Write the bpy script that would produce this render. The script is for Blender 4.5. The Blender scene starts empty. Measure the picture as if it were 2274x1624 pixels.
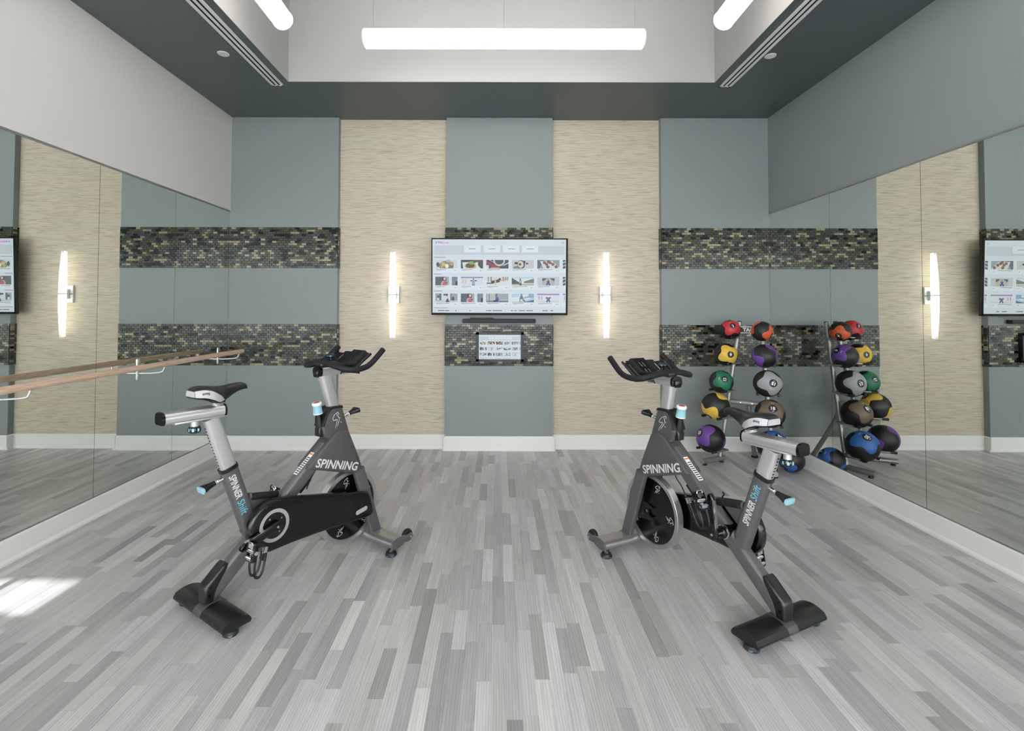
import bpy, bmesh, math, random
from mathutils import Vector, Matrix
random.seed(7)
S = bpy.context.scene
COL = S.collection
# ------------------------------------------------------------------ camera, world, sun, exposure
F = 1112.0; TH = math.radians(1.45); RO = math.radians(0.12)
cd = bpy.data.cameras.new('camera'); cam = bpy.data.objects.new('camera', cd); COL.objects.link(cam)
cd.sensor_width = 36.0; cd.sensor_fit = 'HORIZONTAL'; cd.lens = 36.0 * F / 2274.0
cd.shift_x = (1137 - 1104) / 2274.0
cd.shift_y = -(812 - (686 - F * math.tan(TH))) / 2274.0
fw = Vector((0, math.cos(TH), math.sin(TH))); u0 = Vector((0, -math.sin(TH), math.cos(TH))); r0 = Vector((1, 0, 0))
rt = r0 * math.cos(RO) + u0 * math.sin(RO); up = -r0 * math.sin(RO) + u0 * math.cos(RO)
m = Matrix((rt, up, -fw)).transposed().to_4x4(); m.translation = Vector((0, 0, 1.46))
cam.matrix_world = m; cd.clip_start = 0.05
S.camera = cam
S.view_settings.view_transform = 'Standard'; S.view_settings.look = 'None'
S.view_settings.exposure = 0.82; S.view_settings.gamma = 1.0; S.view_settings.use_curve_mapping = False
W = bpy.data.worlds.new('sky'); S.world = W; W.use_nodes = True
W.node_tree.nodes['Background'].inputs[0].default_value = (0.86, 0.92, 1.0, 1); W.node_tree.nodes['Background'].inputs[1].default_value = 5.9
sl = bpy.data.lights.new('sun', 'SUN'); sun = bpy.data.objects.new('sun', sl); COL.objects.link(sun)
sl.energy = 9.0; sl.angle = math.radians(0.45); sl.color = (0.93, 0.96, 1.0)
sun.rotation_euler = (math.radians(90 - 27), 0, 0); sun.location = (0, -6, 5)
PEND = 4.0; SCON = 2.0

# ------------------------------------------------------------------ constants of the room
XL, XR = -2.79, 2.831          # mirror planes
YC, YR, YF = 5.195, 5.26, -1.8   # pilaster front, papered recess, wall behind the viewer
ZC, ZT = 3.46, 4.2             # soffit, tray ceiling
TX0, TX1, TY0, TY1 = -1.849, 1.917, -0.9, 4.37

# ------------------------------------------------------------------ materials
def lin(c):
    return tuple((x / 255 / 12.92) if x / 255 <= .04045 else ((x / 255 + .055) / 1.055) ** 2.4 for x in c)
MATS = {}
def mat(name, rgb=(128, 128, 128), rough=.5, metal=0.0, spec=.5, emit=0.0, coat=0.0, linear=None):
    if name in MATS: return MATS[name]
    M = bpy.data.materials.new(name); M.use_nodes = True; MATS[name] = M
    b = M.node_tree.nodes['Principled BSDF']; c = linear or lin(rgb)
    b.inputs['Base Color'].default_value = (*c, 1); b.inputs['Roughness'].default_value = rough
    b.inputs['Metallic'].default_value = metal; b.inputs['Specular IOR Level'].default_value = spec
    if coat: b.inputs['Coat Weight'].default_value = coat; b.inputs['Coat Roughness'].default_value = .15
    if emit: b.inputs['Emission Color'].default_value = (*c, 1); b.inputs['Emission Strength'].default_value = emit
    return M
def nodes(M): return M.node_tree.nodes, M.node_tree.links, M.node_tree.nodes['Principled BSDF']
def noise_bump(M, scale, strength, dist=.002, sc=(1, 1, 1)):
    n, l, b = nodes(M)
    tc = n.new('ShaderNodeTexCoord'); mp = n.new('ShaderNodeMapping'); mp.inputs['Scale'].default_value = sc
    t = n.new('ShaderNodeTexNoise'); t.inputs['Scale'].default_value = scale; bu = n.new('ShaderNodeBump')
    bu.inputs['Strength'].default_value = strength; bu.inputs['Distance'].default_value = dist
    l.new(tc.outputs['Object'], mp.inputs[0]); l.new(mp.outputs[0], t.inputs[0]); l.new(t.outputs[0], bu.inputs['Height']); l.new(bu.outputs[0], b.inputs['Normal'])
    return M
paint = noise_bump(mat('blue_grey_paint', (130, 139, 138), .45, spec=.35), 350, .04)
soffitm = noise_bump(mat('soffit_paint', (76, 86, 88), .32, spec=.45), 350, .02)
white_wall = noise_bump(mat('off_white_paint', (205, 202, 197), .6, spec=.3), 350, .04)
tray_m = mat('tray_paint', (170, 169, 165), .7, spec=.2)
trim_w = mat('white_trim_gloss', (222, 222, 217), .35, spec=.4)
mirror_m = mat('mirror_silver', linear=(.80, .83, .79), rough=.0, metal=1.0)
edge_m = mat('mirror_edge', (38, 44, 42), .4)
chan_m = mat('mirror_channel', (150, 152, 150), .35, metal=.7)
pend_m = mat('lamp_diffuser', (255, 253, 250), .4, emit=PEND)
scon_m = mat('sconce_glass', (255, 252, 244), .4, emit=SCON)
white_m = mat('white_enamel', (225, 225, 222), .4)
nickel = mat('brushed_nickel', (150, 146, 140), .3, metal=.9)
steel_wire = mat('steel_wire', (165, 165, 160), .35, metal=.8)
black_pl = mat('black_plastic', (16, 17, 18), .42, spec=.5)
black_gl = mat('black_gloss_plastic', (9, 9, 11), .22, spec=.5)
black_sat = mat('black_satin', (20, 20, 22), .34, spec=.5)
rubber = noise_bump(mat('black_rubber', (23, 23, 25), .5, spec=.5), 500, .15, .0006)
foam = mat('black_grip_foam', (24, 24, 26), .62, spec=.35)
frame_g = noise_bump(mat('graphite_frame', (100, 100, 101), .38, metal=.45), 900, .03, .0004)
frame_d = mat('graphite_plastic', (82, 81, 81), .42, metal=.25)
alum = mat('brushed_aluminium', (205, 205, 204), .3, metal=.75)
silver = mat('silver_paint', (178, 178, 176), .38, metal=.45)
stabm = mat('satin_steel', (150, 149, 147), .36, metal=.7)
chrome = mat('chrome', (225, 225, 225), .12, metal=1.0)
rim_m = mat('machined_rim', (190, 190, 190), .3, metal=.85)
cyan = mat('cyan_plastic', (138, 186, 198), .4)
cyan_d = mat('teal_plastic', (26, 82, 104), .35)
white_pl = mat('white_plastic', (228, 228, 226), .4)
vinyl = mat('saddle_vinyl', (22, 21, 24), .36, spec=.6)
saddle_w = mat('saddle_pale_vinyl', (176, 176, 177), .45)
letter_g = mat('light_grey_print', (205, 205, 203), .5)
letter_c = mat('cyan_print', (105, 180, 200), .5)
red_p = mat('red_print', (190, 50, 70), .5)
dark_p = mat('dark_print', (40, 40, 45), .5)
rack_m = mat('rack_silver_paint', (150, 149, 146), .38, metal=.5)
slotm = mat('slot_dark', (5, 5, 6), .8)
grout = mat('grout', (44, 47, 41), .8)
glassm = bpy.data.materials.new('window_glass'); glassm.use_nodes = True
n_, l_ = glassm.node_tree.nodes, glassm.node_tree.links
n_.remove(n_['Principled BSDF']); tr_ = n_.new('ShaderNodeBsdfTransparent'); gl_ = n_.new('ShaderNodeBsdfGlossy'); gl_.inputs['Roughness'].default_value = .02
mx_ = n_.new('ShaderNodeMixShader'); mx_.inputs[0].default_value = .06; l_.new(tr_.outputs[0], mx_.inputs[1]); l_.new(gl_.outputs[0], mx_.inputs[2]); l_.new(mx_.outputs[0], n_['Material Output'].inputs[0])

def attr_mat(name, rough, attr='tone', emit=0.0, spec=.5):
    M = mat(name, rough=rough, spec=spec); n, l, b = nodes(M)
    a = n.new('ShaderNodeAttribute'); a.attribute_name = attr
    if emit:
        b.inputs['Base Color'].default_value = (.01, .01, .01, 1); l.new(a.outputs['Color'], b.inputs['Emission Color']); b.inputs['Emission Strength'].default_value = emit
    else: l.new(a.outputs['Color'], b.inputs['Base Color'])
    return M, a
tile_m, _ = attr_mat('glass_mosaic', .2, spec=.3)
screen_m, _ = attr_mat('screen_pixels', .25, emit=.50, spec=.2)
plank_m, pa = attr_mat('grey_oak_plank', .3, spec=.42)
# grain on the planks
n, l, b = nodes(plank_m)
geo = n.new('ShaderNodeNewGeometry'); sep = n.new('ShaderNodeSeparateXYZ'); l.new(geo.outputs['Position'], sep.inputs[0])
sc = n.new('ShaderNodeVectorMath'); sc.operation = 'MULTIPLY'; sc.inputs[1].default_value = (55, 2.6, 1); l.new(geo.outputs['Position'], sc.inputs[0])
of = n.new('ShaderNodeVectorMath'); of.operation = 'MULTIPLY_ADD'; of.inputs[1].default_value = (900, 700, 500); l.new(pa.outputs['Vector'], of.inputs[0]); l.new(sc.outputs[0], of.inputs[2])
g1 = n.new('ShaderNodeTexNoise'); g1.inputs['Scale'].default_value = 1.0; g1.inputs['Detail'].default_value = 5; g1.inputs['Roughness'].default_value = .65; g1.inputs['Distortion'].default_value = .9
l.new(of.outputs[0], g1.inputs[0])
rp = n.new('ShaderNodeMapRange'); rp.inputs[1].default_value = .32; rp.inputs[2].default_value = .68; rp.inputs[3].default_value = .84; rp.inputs[4].default_value = 1.10; l.new(g1.outputs[0], rp.inputs[0])
wv = n.new('ShaderNodeTexWave'); wv.inputs['Scale'].default_value = .5; wv.inputs['Distortion'].default_value = 7; wv.inputs['Detail'].default_value = 2; wv.inputs['Detail Scale'].default_value = .6
l.new(of.outputs[0], wv.inputs[0])
rw = n.new('ShaderNodeMapRange'); rw.inputs[3].default_value = .89; rw.inputs[4].default_value = 1.05; l.new(wv.outputs['Fac'], rw.inputs[0])
mm = n.new('ShaderNodeMath'); mm.operation = 'MULTIPLY'; l.new(rp.outputs[0], mm.inputs[0]); l.new(rw.outputs[0], mm.inputs[1])
vs = n.new('ShaderNodeVectorMath'); vs.operation = 'SCALE'; l.new(pa.outputs['Color'], vs.inputs[0]); l.new(mm.outputs[0], vs.inputs['Scale']); l.new(vs.outputs[0], b.inputs['Base Color'])
# grass-cloth wall paper
paper = mat('grasscloth_paper', rough=.75, spec=.2); n, l, b = nodes(paper)
tc = n.new('ShaderNodeNewGeometry')
def strand(sx, sz, off):
    mp = n.new('ShaderNodeMapping'); mp.inputs['Scale'].default_value = (sx, 1, sz); mp.inputs['Location'].default_value = (off, off, off); l.new(tc.outputs['Position'], mp.inputs[0])
    t = n.new('ShaderNodeTexNoise'); t.inputs['Scale'].default_value = 1; t.inputs['Detail'].default_value = 3; t.inputs['Roughness'].default_value = .6; l.new(mp.outputs[0], t.inputs[0]); return t
s1 = strand(7, 300, 3); s2 = strand(5, 115, 11); s3 = strand(1.2, 9, 23)
cr = n.new('ShaderNodeValToRGB'); l.new(s1.outputs[0], cr.inputs[0]); e = cr.color_ramp
e.elements[0].position = .30; e.elements[0].color = (*lin((146, 138, 122)), 1); e.elements[1].position = .62; e.elements[1].color = (*lin((201, 192, 177)), 1)
x = e.elements.new(.46); x.color = (*lin((190, 181, 165)), 1)
cr2 = n.new('ShaderNodeValToRGB'); l.new(s2.outputs[0], cr2.inputs[0]); e = cr2.color_ramp
e.elements[0].position = .28; e.elements[0].color = (.72, .71, .67, 1); e.elements[1].position = .45; e.elements[1].color = (1, 1, 1, 1)
cr3 = n.new('ShaderNodeValToRGB'); l.new(s3.outputs[0], cr3.inputs[0]); e = cr3.color_ramp
e.elements[0].position = .35; e.elements[0].color = (.97, 1, .95, 1); e.elements[1].position = .65; e.elements[1].color = (1.0, .965, .945, 1)
mu = n.new('ShaderNodeMix'); mu.data_type = 'RGBA'; mu.blend_type = 'MULTIPLY'; mu.inputs[0].default_value = 1
l.new(cr.outputs[0], mu.inputs[6]); l.new(cr2.outputs[0], mu.inputs[7])
mv = n.new('ShaderNodeMix'); mv.data_type = 'RGBA'; mv.blend_type = 'MULTIPLY'; mv.inputs[0].default_value = 1
l.new(mu.outputs[2], mv.inputs[6]); l.new(cr3.outputs[0], mv.inputs[7]); l.new(mv.outputs[2], b.inputs['Base Color'])
bu = n.new('ShaderNodeBump'); bu.inputs['Strength'].default_value = .35; bu.inputs['Distance'].default_value = .002; l.new(s1.outputs[0], bu.inputs['Height']); l.new(bu.outputs[0], b.inputs['Normal'])
# barre wood
wood = mat('maple_wood', rough=.4, spec=.4); n, l, b = nodes(wood)
tc = n.new('ShaderNodeNewGeometry'); mp = n.new('ShaderNodeMapping'); mp.inputs['Scale'].default_value = (40, 2.5, 40); t = n.new('ShaderNodeTexNoise'); t.inputs['Detail'].default_value = 4
cr = n.new('ShaderNodeValToRGB'); l.new(tc.outputs['Position'], mp.inputs[0]); l.new(mp.outputs[0], t.inputs[0]); l.new(t.outputs[0], cr.inputs[0]); l.new(cr.outputs[0], b.inputs['Base Color'])
cr.color_ramp.elements[0].position = .35; cr.color_ramp.elements[0].color = (*lin((196, 164, 138)), 1); cr.color_ramp.elements[1].position = .65; cr.color_ramp.elements[1].color = (*lin((222, 194, 170)), 1)

# ------------------------------------------------------------------ mesh helpers
class MB:
    def __init__(s): s.v = []; s.f = []
    def add(s, v, f):
        o = len(s.v); s.v += [tuple(p) for p in v]; s.f += [tuple(i + o for i in q) for q in f]; return s
    def box(s, x0, x1, y0, y1, z0, z1):
        return s.add([(x0, y0, z0), (x1, y0, z0), (x1, y1, z0), (x0, y1, z0), (x0, y0, z1), (x1, y0, z1), (x1, y1, z1), (x0, y1, z1)],
                     [(0, 3, 2, 1), (4, 5, 6, 7), (0, 1, 5, 4), (1, 2, 6, 5), (2, 3, 7, 6), (3, 0, 4, 7)])
    def loft(s, rings, cap=True, close=True):
        n = len(rings[0]); v = [p for r in rings for p in r]; f = []
        for i in range(len(rings) - 1):
            for j in range(n if close else n - 1):
                k = (j + 1) % n; f.append((i * n + j, i * n + k, (i + 1) * n + k, (i + 1) * n + j))
        if cap: f.append(tuple(range(n - 1, -1, -1))); f.append(tuple((len(rings) - 1) * n + j for j in range(n)))
        return s.add(v, f)
    def tube(s, pts, r, seg=12, cap=True, up=(0, 0, 1)):
        pts = [Vector(p) for p in pts]; rr = r if isinstance(r, (list, tuple)) else [r] * len(pts)
        rings = []; t0 = None; nrm = None
        for i, p in enumerate(pts):
            t = (pts[min(i + 1, len(pts) - 1)] - pts[max(i - 1, 0)]).normalized()
            if nrm is None:
                a = Vector(up)
                if abs(a.dot(t)) > .9: a = Vector((1, 0, 0)) if abs(t.x) < .9 else Vector((0, 1, 0))
                nrm = (a - t * a.dot(t)).normalized()
            else: nrm = (nrm - t * nrm.dot(t)).normalized()
            bn = t.cross(nrm)
            rings.append([p + (nrm * math.cos(2 * math.pi * k / seg) + bn * math.sin(2 * math.pi * k / seg)) * rr[i] for k in range(seg)])
        return s.loft(rings, cap)
    def lathe(s, prof, o=(0, 0, 0), ax=(0, 0, 1), seg=32):
        ax = Vector(ax).normalized(); a = Vector((1, 0, 0)) if abs(ax.x) < .9 else Vector((0, 1, 0)); a = (a - ax * a.dot(ax)).normalized(); c = ax.cross(a); o = Vector(o)
        return s.loft([[o + ax * h + (a * math.cos(2 * math.pi * k / seg) + c * math.sin(2 * math.pi * k / seg)) * max(r, 1e-5) for k in range(seg)] for r, h in prof], True)
    def obj(s, name, M, parent=None, smooth=.6, kind=None, fix=True):
        me = bpy.data.meshes.new(name); me.from_pydata(s.v, [], s.f); me.update()
        if fix:
            bm = bmesh.new(); bm.from_mesh(me); bmesh.ops.recalc_face_normals(bm, faces=bm.faces); bm.to_mesh(me); bm.free()
        if smooth:
            me.polygons.foreach_set('use_smooth', [True] * len(me.polygons)); me.set_sharp_from_angle(angle=smooth)
        me.materials.append(M); o = bpy.data.objects.new(name, me); COL.objects.link(o)
        if parent: o.parent = parent
        if kind: o['kind'] = kind
        return o
def finish(bm, name, M, parent, smooth=.6):
    me = bpy.data.meshes.new(name); bmesh.ops.recalc_face_normals(bm, faces=bm.faces); bm.to_mesh(me); bm.free()
    me.polygons.foreach_set('use_smooth', [True] * len(me.polygons)); me.set_sharp_from_angle(angle=smooth)
    me.materials.append(M); o = bpy.data.objects.new(name, me); COL.objects.link(o)
    if parent: o.parent = parent
    return o
def prism(name, poly, y0, y1, M, parent, bev=.006, seg=3):
    """polygon in the xz plane pushed from y0 to y1, edges rounded"""
    bm = bmesh.new(); a = [bm.verts.new((x, y0, z)) for x, z in poly]; c = [bm.verts.new((x, y1, z)) for x, z in poly]; k = len(poly)
    bm.faces.new(a); bm.faces.new(c[::-1])
    for i in range(k): bm.faces.new((a[i], a[(i + 1) % k], c[(i + 1) % k], c[i]))
    bmesh.ops.recalc_face_normals(bm, faces=bm.faces)
    if bev:
        ed = [e for e in bm.edges if abs(e.verts[0].co.y - e.verts[1].co.y) < 1e-6]
        bmesh.ops.bevel(bm, geom=ed, offset=bev, segments=seg, affect='EDGES', profile=.5)
    return finish(bm, name, M, parent)
def rbox(name, x0, x1, y0, y1, z0, z1, M, parent, bev=.004, seg=2):
    bm = bmesh.new(); bmesh.ops.create_cube(bm, size=1)
    for v in bm.verts: v.co = Vector((x0 + (v.co.x + .5) * (x1 - x0), y0 + (v.co.y + .5) * (y1 - y0), z0 + (v.co.z + .5) * (z1 - z0)))
    if bev: bmesh.ops.bevel(bm, geom=bm.edges[:], offset=bev, segments=seg, affect='EDGES', profile=.5)
    return finish(bm, name, M, parent)
def rrect(a, b, r, k=4):
    out = []
    for cx, cy, s in ((a / 2 - r, b / 2 - r, 0), (-a / 2 + r, b / 2 - r, 90), (-a / 2 + r, -b / 2 + r, 180), (a / 2 - r, -b / 2 + r, 270)):
        for i in range(k + 1):
            t = math.radians(s + 90 * i / k); out.append((cx + r * math.cos(t), cy + r * math.sin(t)))
    return out
def beam(mb, p0, p1, a, b, r, a1=None, k=4):
    """rounded box tube in the bike's side plane: a across in the plane, b along y"""
    p0, p1 = Vector(p0), Vector(p1); t = (p1 - p0).normalized(); yv = Vector((0, 1, 0)); nv = t.cross(yv).normalized()
    rings = []
    for p, aa in ((p0, a), (p1, a1 or a)):
        rings.append([p + nv * u + yv * w for u, w in rrect(aa, b, r, k)])
    return mb.loft(rings)
def smoothpath(pts, n=8):
    P = [Vector(p) for p in pts]; out = []
    for i in range(len(P) - 1):
        a, b_, c, d = P[max(i - 1, 0)], P[i], P[i + 1], P[min(i + 2, len(P) - 1)]
        for j in range(n):
            t = j / n; out.append(.5 * ((2 * b_) + (c - a) * t + (2 * a - 5 * b_ + 4 * c - d) * t * t + (3 * b_ - a - 3 * c + d) * t ** 3))
    out.append(P[-1]); return out
def empty(name, label, cat, loc=(0, 0, 0), rz=0, group=None):
    o = bpy.data.objects.new(name, None); COL.objects.link(o); o.location = loc; o.rotation_euler = (0, 0, rz); o.empty_display_size = .1
    return tag(o, label, cat, group)
def tag(o, label, cat, group=None):
    o['label'] = label; o['category'] = cat
    if group: o['group'] = group
    return o
def struct(o, label=None, cat=None):
    o['kind'] = 'structure'
    if label: o['label'] = label
    if cat: o['category'] = cat
    return o
def text(txt, size, bold=0.0, shear=0.0, space=1.0, sub=0):
    """flat glyph mesh, centred: list of 2-D points and faces"""
    cu = bpy.data.curves.new('t', 'FONT'); cu.body = txt; cu.size = size; cu.offset = bold; cu.shear = shear; cu.space_character = space; cu.align_x = 'CENTER'; cu.align_y = 'CENTER'; cu.fill_mode = 'FRONT'
    cu.resolution_u = 3
    ob = bpy.data.objects.new('t', cu); COL.objects.link(ob)
    dg = bpy.context.evaluated_depsgraph_get(); me = bpy.data.meshes.new_from_object(ob.evaluated_get(dg))
    if sub:
        bm = bmesh.new(); bm.from_mesh(me); bmesh.ops.triangulate(bm, faces=bm.faces[:]); bmesh.ops.subdivide_edges(bm, edges=bm.edges[:], cuts=sub, use_grid_fill=True); bm.to_mesh(me); bm.free()
    v = [(p.co.x, p.co.y) for p in me.vertices]; f = [tuple(p.vertices) for p in me.polygons]
    bpy.data.objects.remove(ob); bpy.data.curves.remove(cu); bpy.data.meshes.remove(me)
    return v, f
def place_text(name, txt, size, org, ux, uy, M, parent, bold=0.0, shear=0.0, width=None, lift=.0006, space=1.0):
    v, f = text(txt, size, bold, shear, space); ux, uy, org = Vector(ux).normalized(), Vector(uy).normalized(), Vector(org)
    w = max(p[0] for p in v) - min(p[0] for p in v); cx = (max(p[0] for p in v) + min(p[0] for p in v)) / 2; cy = (max(p[1] for p in v) + min(p[1] for p in v)) / 2
    kx = width / w if width else 1; nz = ux.cross(uy).normalized() * lift
    mb = MB(); mb.add([org + ux * ((a - cx) * kx) + uy * (c - cy) + nz for a, c in v], f)
    return mb.obj(name, M, parent, smooth=0, fix=False)
def color_attr(me, cols, name='tone'):
    a = me.color_attributes.new(name, 'FLOAT_COLOR', 'CORNER'); d = []
    for p, c in zip(me.polygons, cols): d += [c[0], c[1], c[2], 1.0] * p.loop_total
    a.data.foreach_set('color', d)

# ------------------------------------------------------------------ room shell
floor = struct(MB().box(XL - .15, XR + .15, YF - .1, YR + .1, -.12, -.008).obj('floor', mat('subfloor', (120, 118, 115), .8), smooth=0), 'grey oak strip floor', 'floor')
# wall behind the viewer, with a narrow glazed sidelight in its left end
wx0, wx1, wz0, wz1 = -2.74, -2.22, .12, 2.379
vx0, vx1, vz0, vz1 = -1.95, 2.55, .35, 2.9      # unseen wide window with blinds, added to brighten the room
mb = MB(); mb.box(XL - .15, wx0, YF - .15, YF, 0, ZC); mb.box(wx1, vx0, YF - .15, YF, 0, ZC); mb.box(wx0, wx1, YF - .15, YF, 0, wz0); mb.box(wx0, wx1, YF - .15, YF, wz1, ZC)
mb.box(vx1, XR + .15, YF - .15, YF, 0, ZC); mb.box(vx0, vx1, YF - .15, YF, 0, vz0); mb.box(vx0, vx1, YF - .15, YF, vz1, ZC)
struct(mb.obj('wall_front', white_wall, smooth=0))
mb = MB()
for k in range(4): xk = vx0 + (vx1 - vx0 - .05) * k / 3; mb.box(xk, xk + .05, YF - .11, YF - .06, vz0, vz1)
mb.box(vx0, vx1, YF - .11, YF - .06, vz0, vz0 + .05); mb.box(vx0, vx1, YF - .11, YF - .06, vz1 - .05, vz1)
win2 = struct(mb.obj('window_2', nickel, smooth=0))
blind_m = bpy.data.materials.new('blind_fabric'); blind_m.use_nodes = True; n_, l_ = blind_m.node_tree.nodes, blind_m.node_tree.links
n_.remove(n_['Principled BSDF']); tr_ = n_.new('ShaderNodeBsdfTranslucent'); tr_.inputs[0].default_value = (.84, .81, .79, 1); di_ = n_.new('ShaderNodeBsdfDiffuse'); di_.inputs[0].default_value = (.75, .75, .74, 1)
mx_ = n_.new('ShaderNodeMixShader'); mx_.inputs[0].default_value = .22; l_.new(tr_.outputs[0], mx_.inputs[1]); l_.new(di_.outputs[0], mx_.inputs[2]); l_.new(mx_.outputs[0], n_['Material Output'].inputs[0])
for k in range(3):  # unseen blinds, added to spread sun and sky as soft fill light
    x0_ = vx0 + .05 + (vx1 - vx0 - .05) * k / 3; x1_ = vx0 + (vx1 - vx0 - .05) * (k + 1) / 3
    MB().box(x0_, x1_, YF - .088, YF - .082, vz0 + .05, vz1 - .05).obj('pane', glassm, win2, smooth=0)
    rb = empty('roller_blind', ['lowered white roller blind over the window pane nearest the barre', 'lowered white roller blind over the middle window pane', 'lowered white roller blind over the window pane on the ball rack side'][k], 'blind', ((x0_ + x1_) / 2, YF - .03, vz1 - .04), 0, 'roller blinds on the window')
    hw = (vx1 - vx0) / 6 - .016
    mb = MB(); mb.add([(-hw, 0, -2.50), (hw, 0, -2.50), (hw, 0, 0), (-hw, 0, 0)], [(0, 1, 2, 3)]); mb.obj('fabric', blind_m, rb, smooth=0)
    MB().lathe([(.001, -hw), (.02, -hw), (.02, hw), (.001, hw)], ax=(1, 0, 0), seg=16).obj('roller', white_m, rb)
    MB().lathe([(.001, -hw), (.009, -hw), (.009, hw), (.001, hw)], o=(0, 0, -2.50), ax=(1, 0, 0), seg=12).obj('hem_bar', nickel, rb)
mb = MB(); fy0, fy1 = YF - .10, YF - .05
mb.box(wx0 - .0, wx0 + .012, fy0, fy1, wz0, wz1); mb.box(wx1 - .006, wx1, fy0, fy1, wz0, wz1); mb.box(wx0, wx1, fy0, fy1, 2.130, 2.179); mb.box(wx0, wx1, fy0, fy1, wz0, wz0 + .05)
win = struct(mb.obj('window_1', nickel, smooth=0))
for z0, z1 in ((wz0 + .05, 2.130), (2.179, wz1)): MB().box(wx0 + .012, wx1 - .006, fy0 + .02, fy0 + .026, z0, z1).obj('pane', glassm, win, smooth=0)
# side walls: recessed behind the mirrors, full paint above them
ML, MRt = 2.466, 2.45            # mirror tops
mb = MB(); mb.box(XL - .15, XL - .007, YF, YR + .1, 0, ZC + .1); mb.box(XL - .15, XL + .012, YF, YR + .1, ML + .012, ZC)
struct(mb.obj('wall_left', white_wall, smooth=0))
mb = MB(); mb.box(XR + .007, XR + .15, YF, YR + .1, 0, ZC + .1); mb.box(XR - .004, XR + .15, YF, YR + .1, MRt + .012, ZC)
struct(mb.obj('wall_right', paint, smooth=0))
wb = struct(MB().box(XL - .15, XR + .15, YR, YR + .15, 0, ZC + .1).obj('wall_back', paper, smooth=0))
PIL = [(XL - .01, -1.66), (-.534, .575), (1.708, XR + .01)]
for x0, x1 in PIL:
    MB().box(x0, x1, YC, YR + .02, 0, ZC + .01).obj('pilaster', paint, wb, smooth=0)
# soffit ring and tray
mb = MB(); e = .1
mb.box(XL - .15, TX0, YF - .15, YR + .1, ZC, ZC + e); mb.box(TX1, XR + .15, YF - .15, YR + .1, ZC, ZC + e)
mb.box(TX0, TX1, TY1, YR + .1, ZC, ZC + e); mb.box(TX0, TX1, YF - .15, TY0, ZC, ZC + e)
ceil = struct(mb.obj('ceiling', soffitm, smooth=0), 'dark blue-grey soffit around a raised white tray', 'ceiling')
mb = MB(); t = .05; g = .002
mb.box(TX0 - t, TX0 + g, TY0 - t, TY1 + t, ZC + .0005, ZT); mb.box(TX1 - g, TX1 + t, TY0 - t, TY1 + t, ZC + .0005, ZT); mb.box(TX0 + g, TX1 - g, TY1 - g, TY1 + t, ZC + .0005, ZT); mb.box(TX0 + g, TX1 - g, TY0 - t, TY0 + g, ZC + .0005, ZT)
mb.box(TX0 - t, TX1 + t, TY0 - t, TY1 + t, ZT, ZT + .05)
mb.obj('tray', tray_m, ceil, smooth=0)
# baseboards: tall flat board with eased top and a shoe
def base_prof(h=.147): return [(0, 0), (.024, 0), (.024, .014), (.019, .024), (.015, .03), (.015, h - .012), (.008, h), (0, h)]
def baseboard(name, runs):
    mb = MB()
    for p0, p1, nrm in runs:
        p0, p1, nv = Vector(p0), Vector(p1), Vector(nrm)
        mb.loft([[p + nv * d + Vector((0, 0, z)) for d, z in base_prof()] for p in (p0, p1)])
    return struct(mb.obj(name, trim_w, smooth=.3))
runs = []
for i, (x0, x1) in enumerate(PIL):
    runs.append(((x0, YC, 0), (x1, YC, 0), (0, -1, 0)))
    if i > 0: runs.append(((x0, YR, 0), (x0, YC - .02, 0), (-1, 0, 0)))
    if i < 2: runs.append(((x1, YC - .02, 0), (x1, YR, 0), (1, 0, 0)))
runs += [((-1.66, YR, 0), (-.534, YR, 0), (0, -1, 0)), ((.575, YR, 0), (1.708, YR, 0), (0, -1, 0))]
baseboard('baseboard_back', runs)
baseboard('baseboard_left', [((XL - .007, YF, 0), (XL - .007, YC, 0), (1, 0, 0))])
baseboard('baseboard_right', [((XR + .007, YF, 0), (XR + .007, YC, 0), (-1, 0, 0))])
# mirror channels
mb = MB(); mb.box(XL - .006, XL + .006, YF, YC, ML, ML + .012); mb.box(XL - .006, XL + .004, YF, YC, .147, .153); struct(mb.obj('trim_1', chan_m, smooth=0))
mb = MB(); mb.box(XR - .006, XR + .006, YF, YC, MRt, MRt + .012); mb.box(XR - .004, XR + .006, YF, YC, .147, .153); struct(mb.obj('trim_2', chan_m, smooth=0))
# mirror panels
def mirrors(x, sgn, seams, ztop, labels, grp):
    for (y0, y1), lb in zip(zip(seams[1:], seams[:-1]), labels):
        g = .0015; o = empty('mirror_panel', lb, 'mirror', (x, (y0 + y1) / 2, .153), 0, grp)
        h = (y1 - y0) / 2 - g; xa, xb = (0, .0055)
        mb = MB(); v = [(0, -h, 0), (0, h, 0), (0, h, ztop - .153), (0, -h, ztop - .153)]
        mb.add(v, [(0, 1, 2, 3)] if sgn < 0 else [(3, 2, 1, 0)]); mb.obj('mirror_face', mirror_m, o, smooth=0, fix=False)
        mb = MB(); mb.box(min(sgn * .0004, sgn * .006), max(sgn * .0004, sgn * .006), -h - g, h + g, 0, ztop - .153); mb.obj('backing', edge_m, o, smooth=0)
sL = [YC - .002, 4.327, 3.495, 2.663, 1.831, .999, .167, -.665, YF + .01]; sR = [YC - .002, 4.25, 3.33, 2.41, 1.49, .57, -.35, YF + .01]
ordn = ['first', 'second', 'third', 'fourth', 'fifth', 'sixth', 'seventh', 'eighth']
mirrors(XL, -1, sL, ML, [f'tall wall mirror panel behind the wooden barre, {q} from the back wall' for q in ordn], 'mirror panels behind the barre')
mirrors(XR, 1, sR, MRt, [f'tall wall mirror panel on the ball rack side, {q} from the back wall' for q in ordn], 'mirror panels on the ball rack side')

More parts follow.
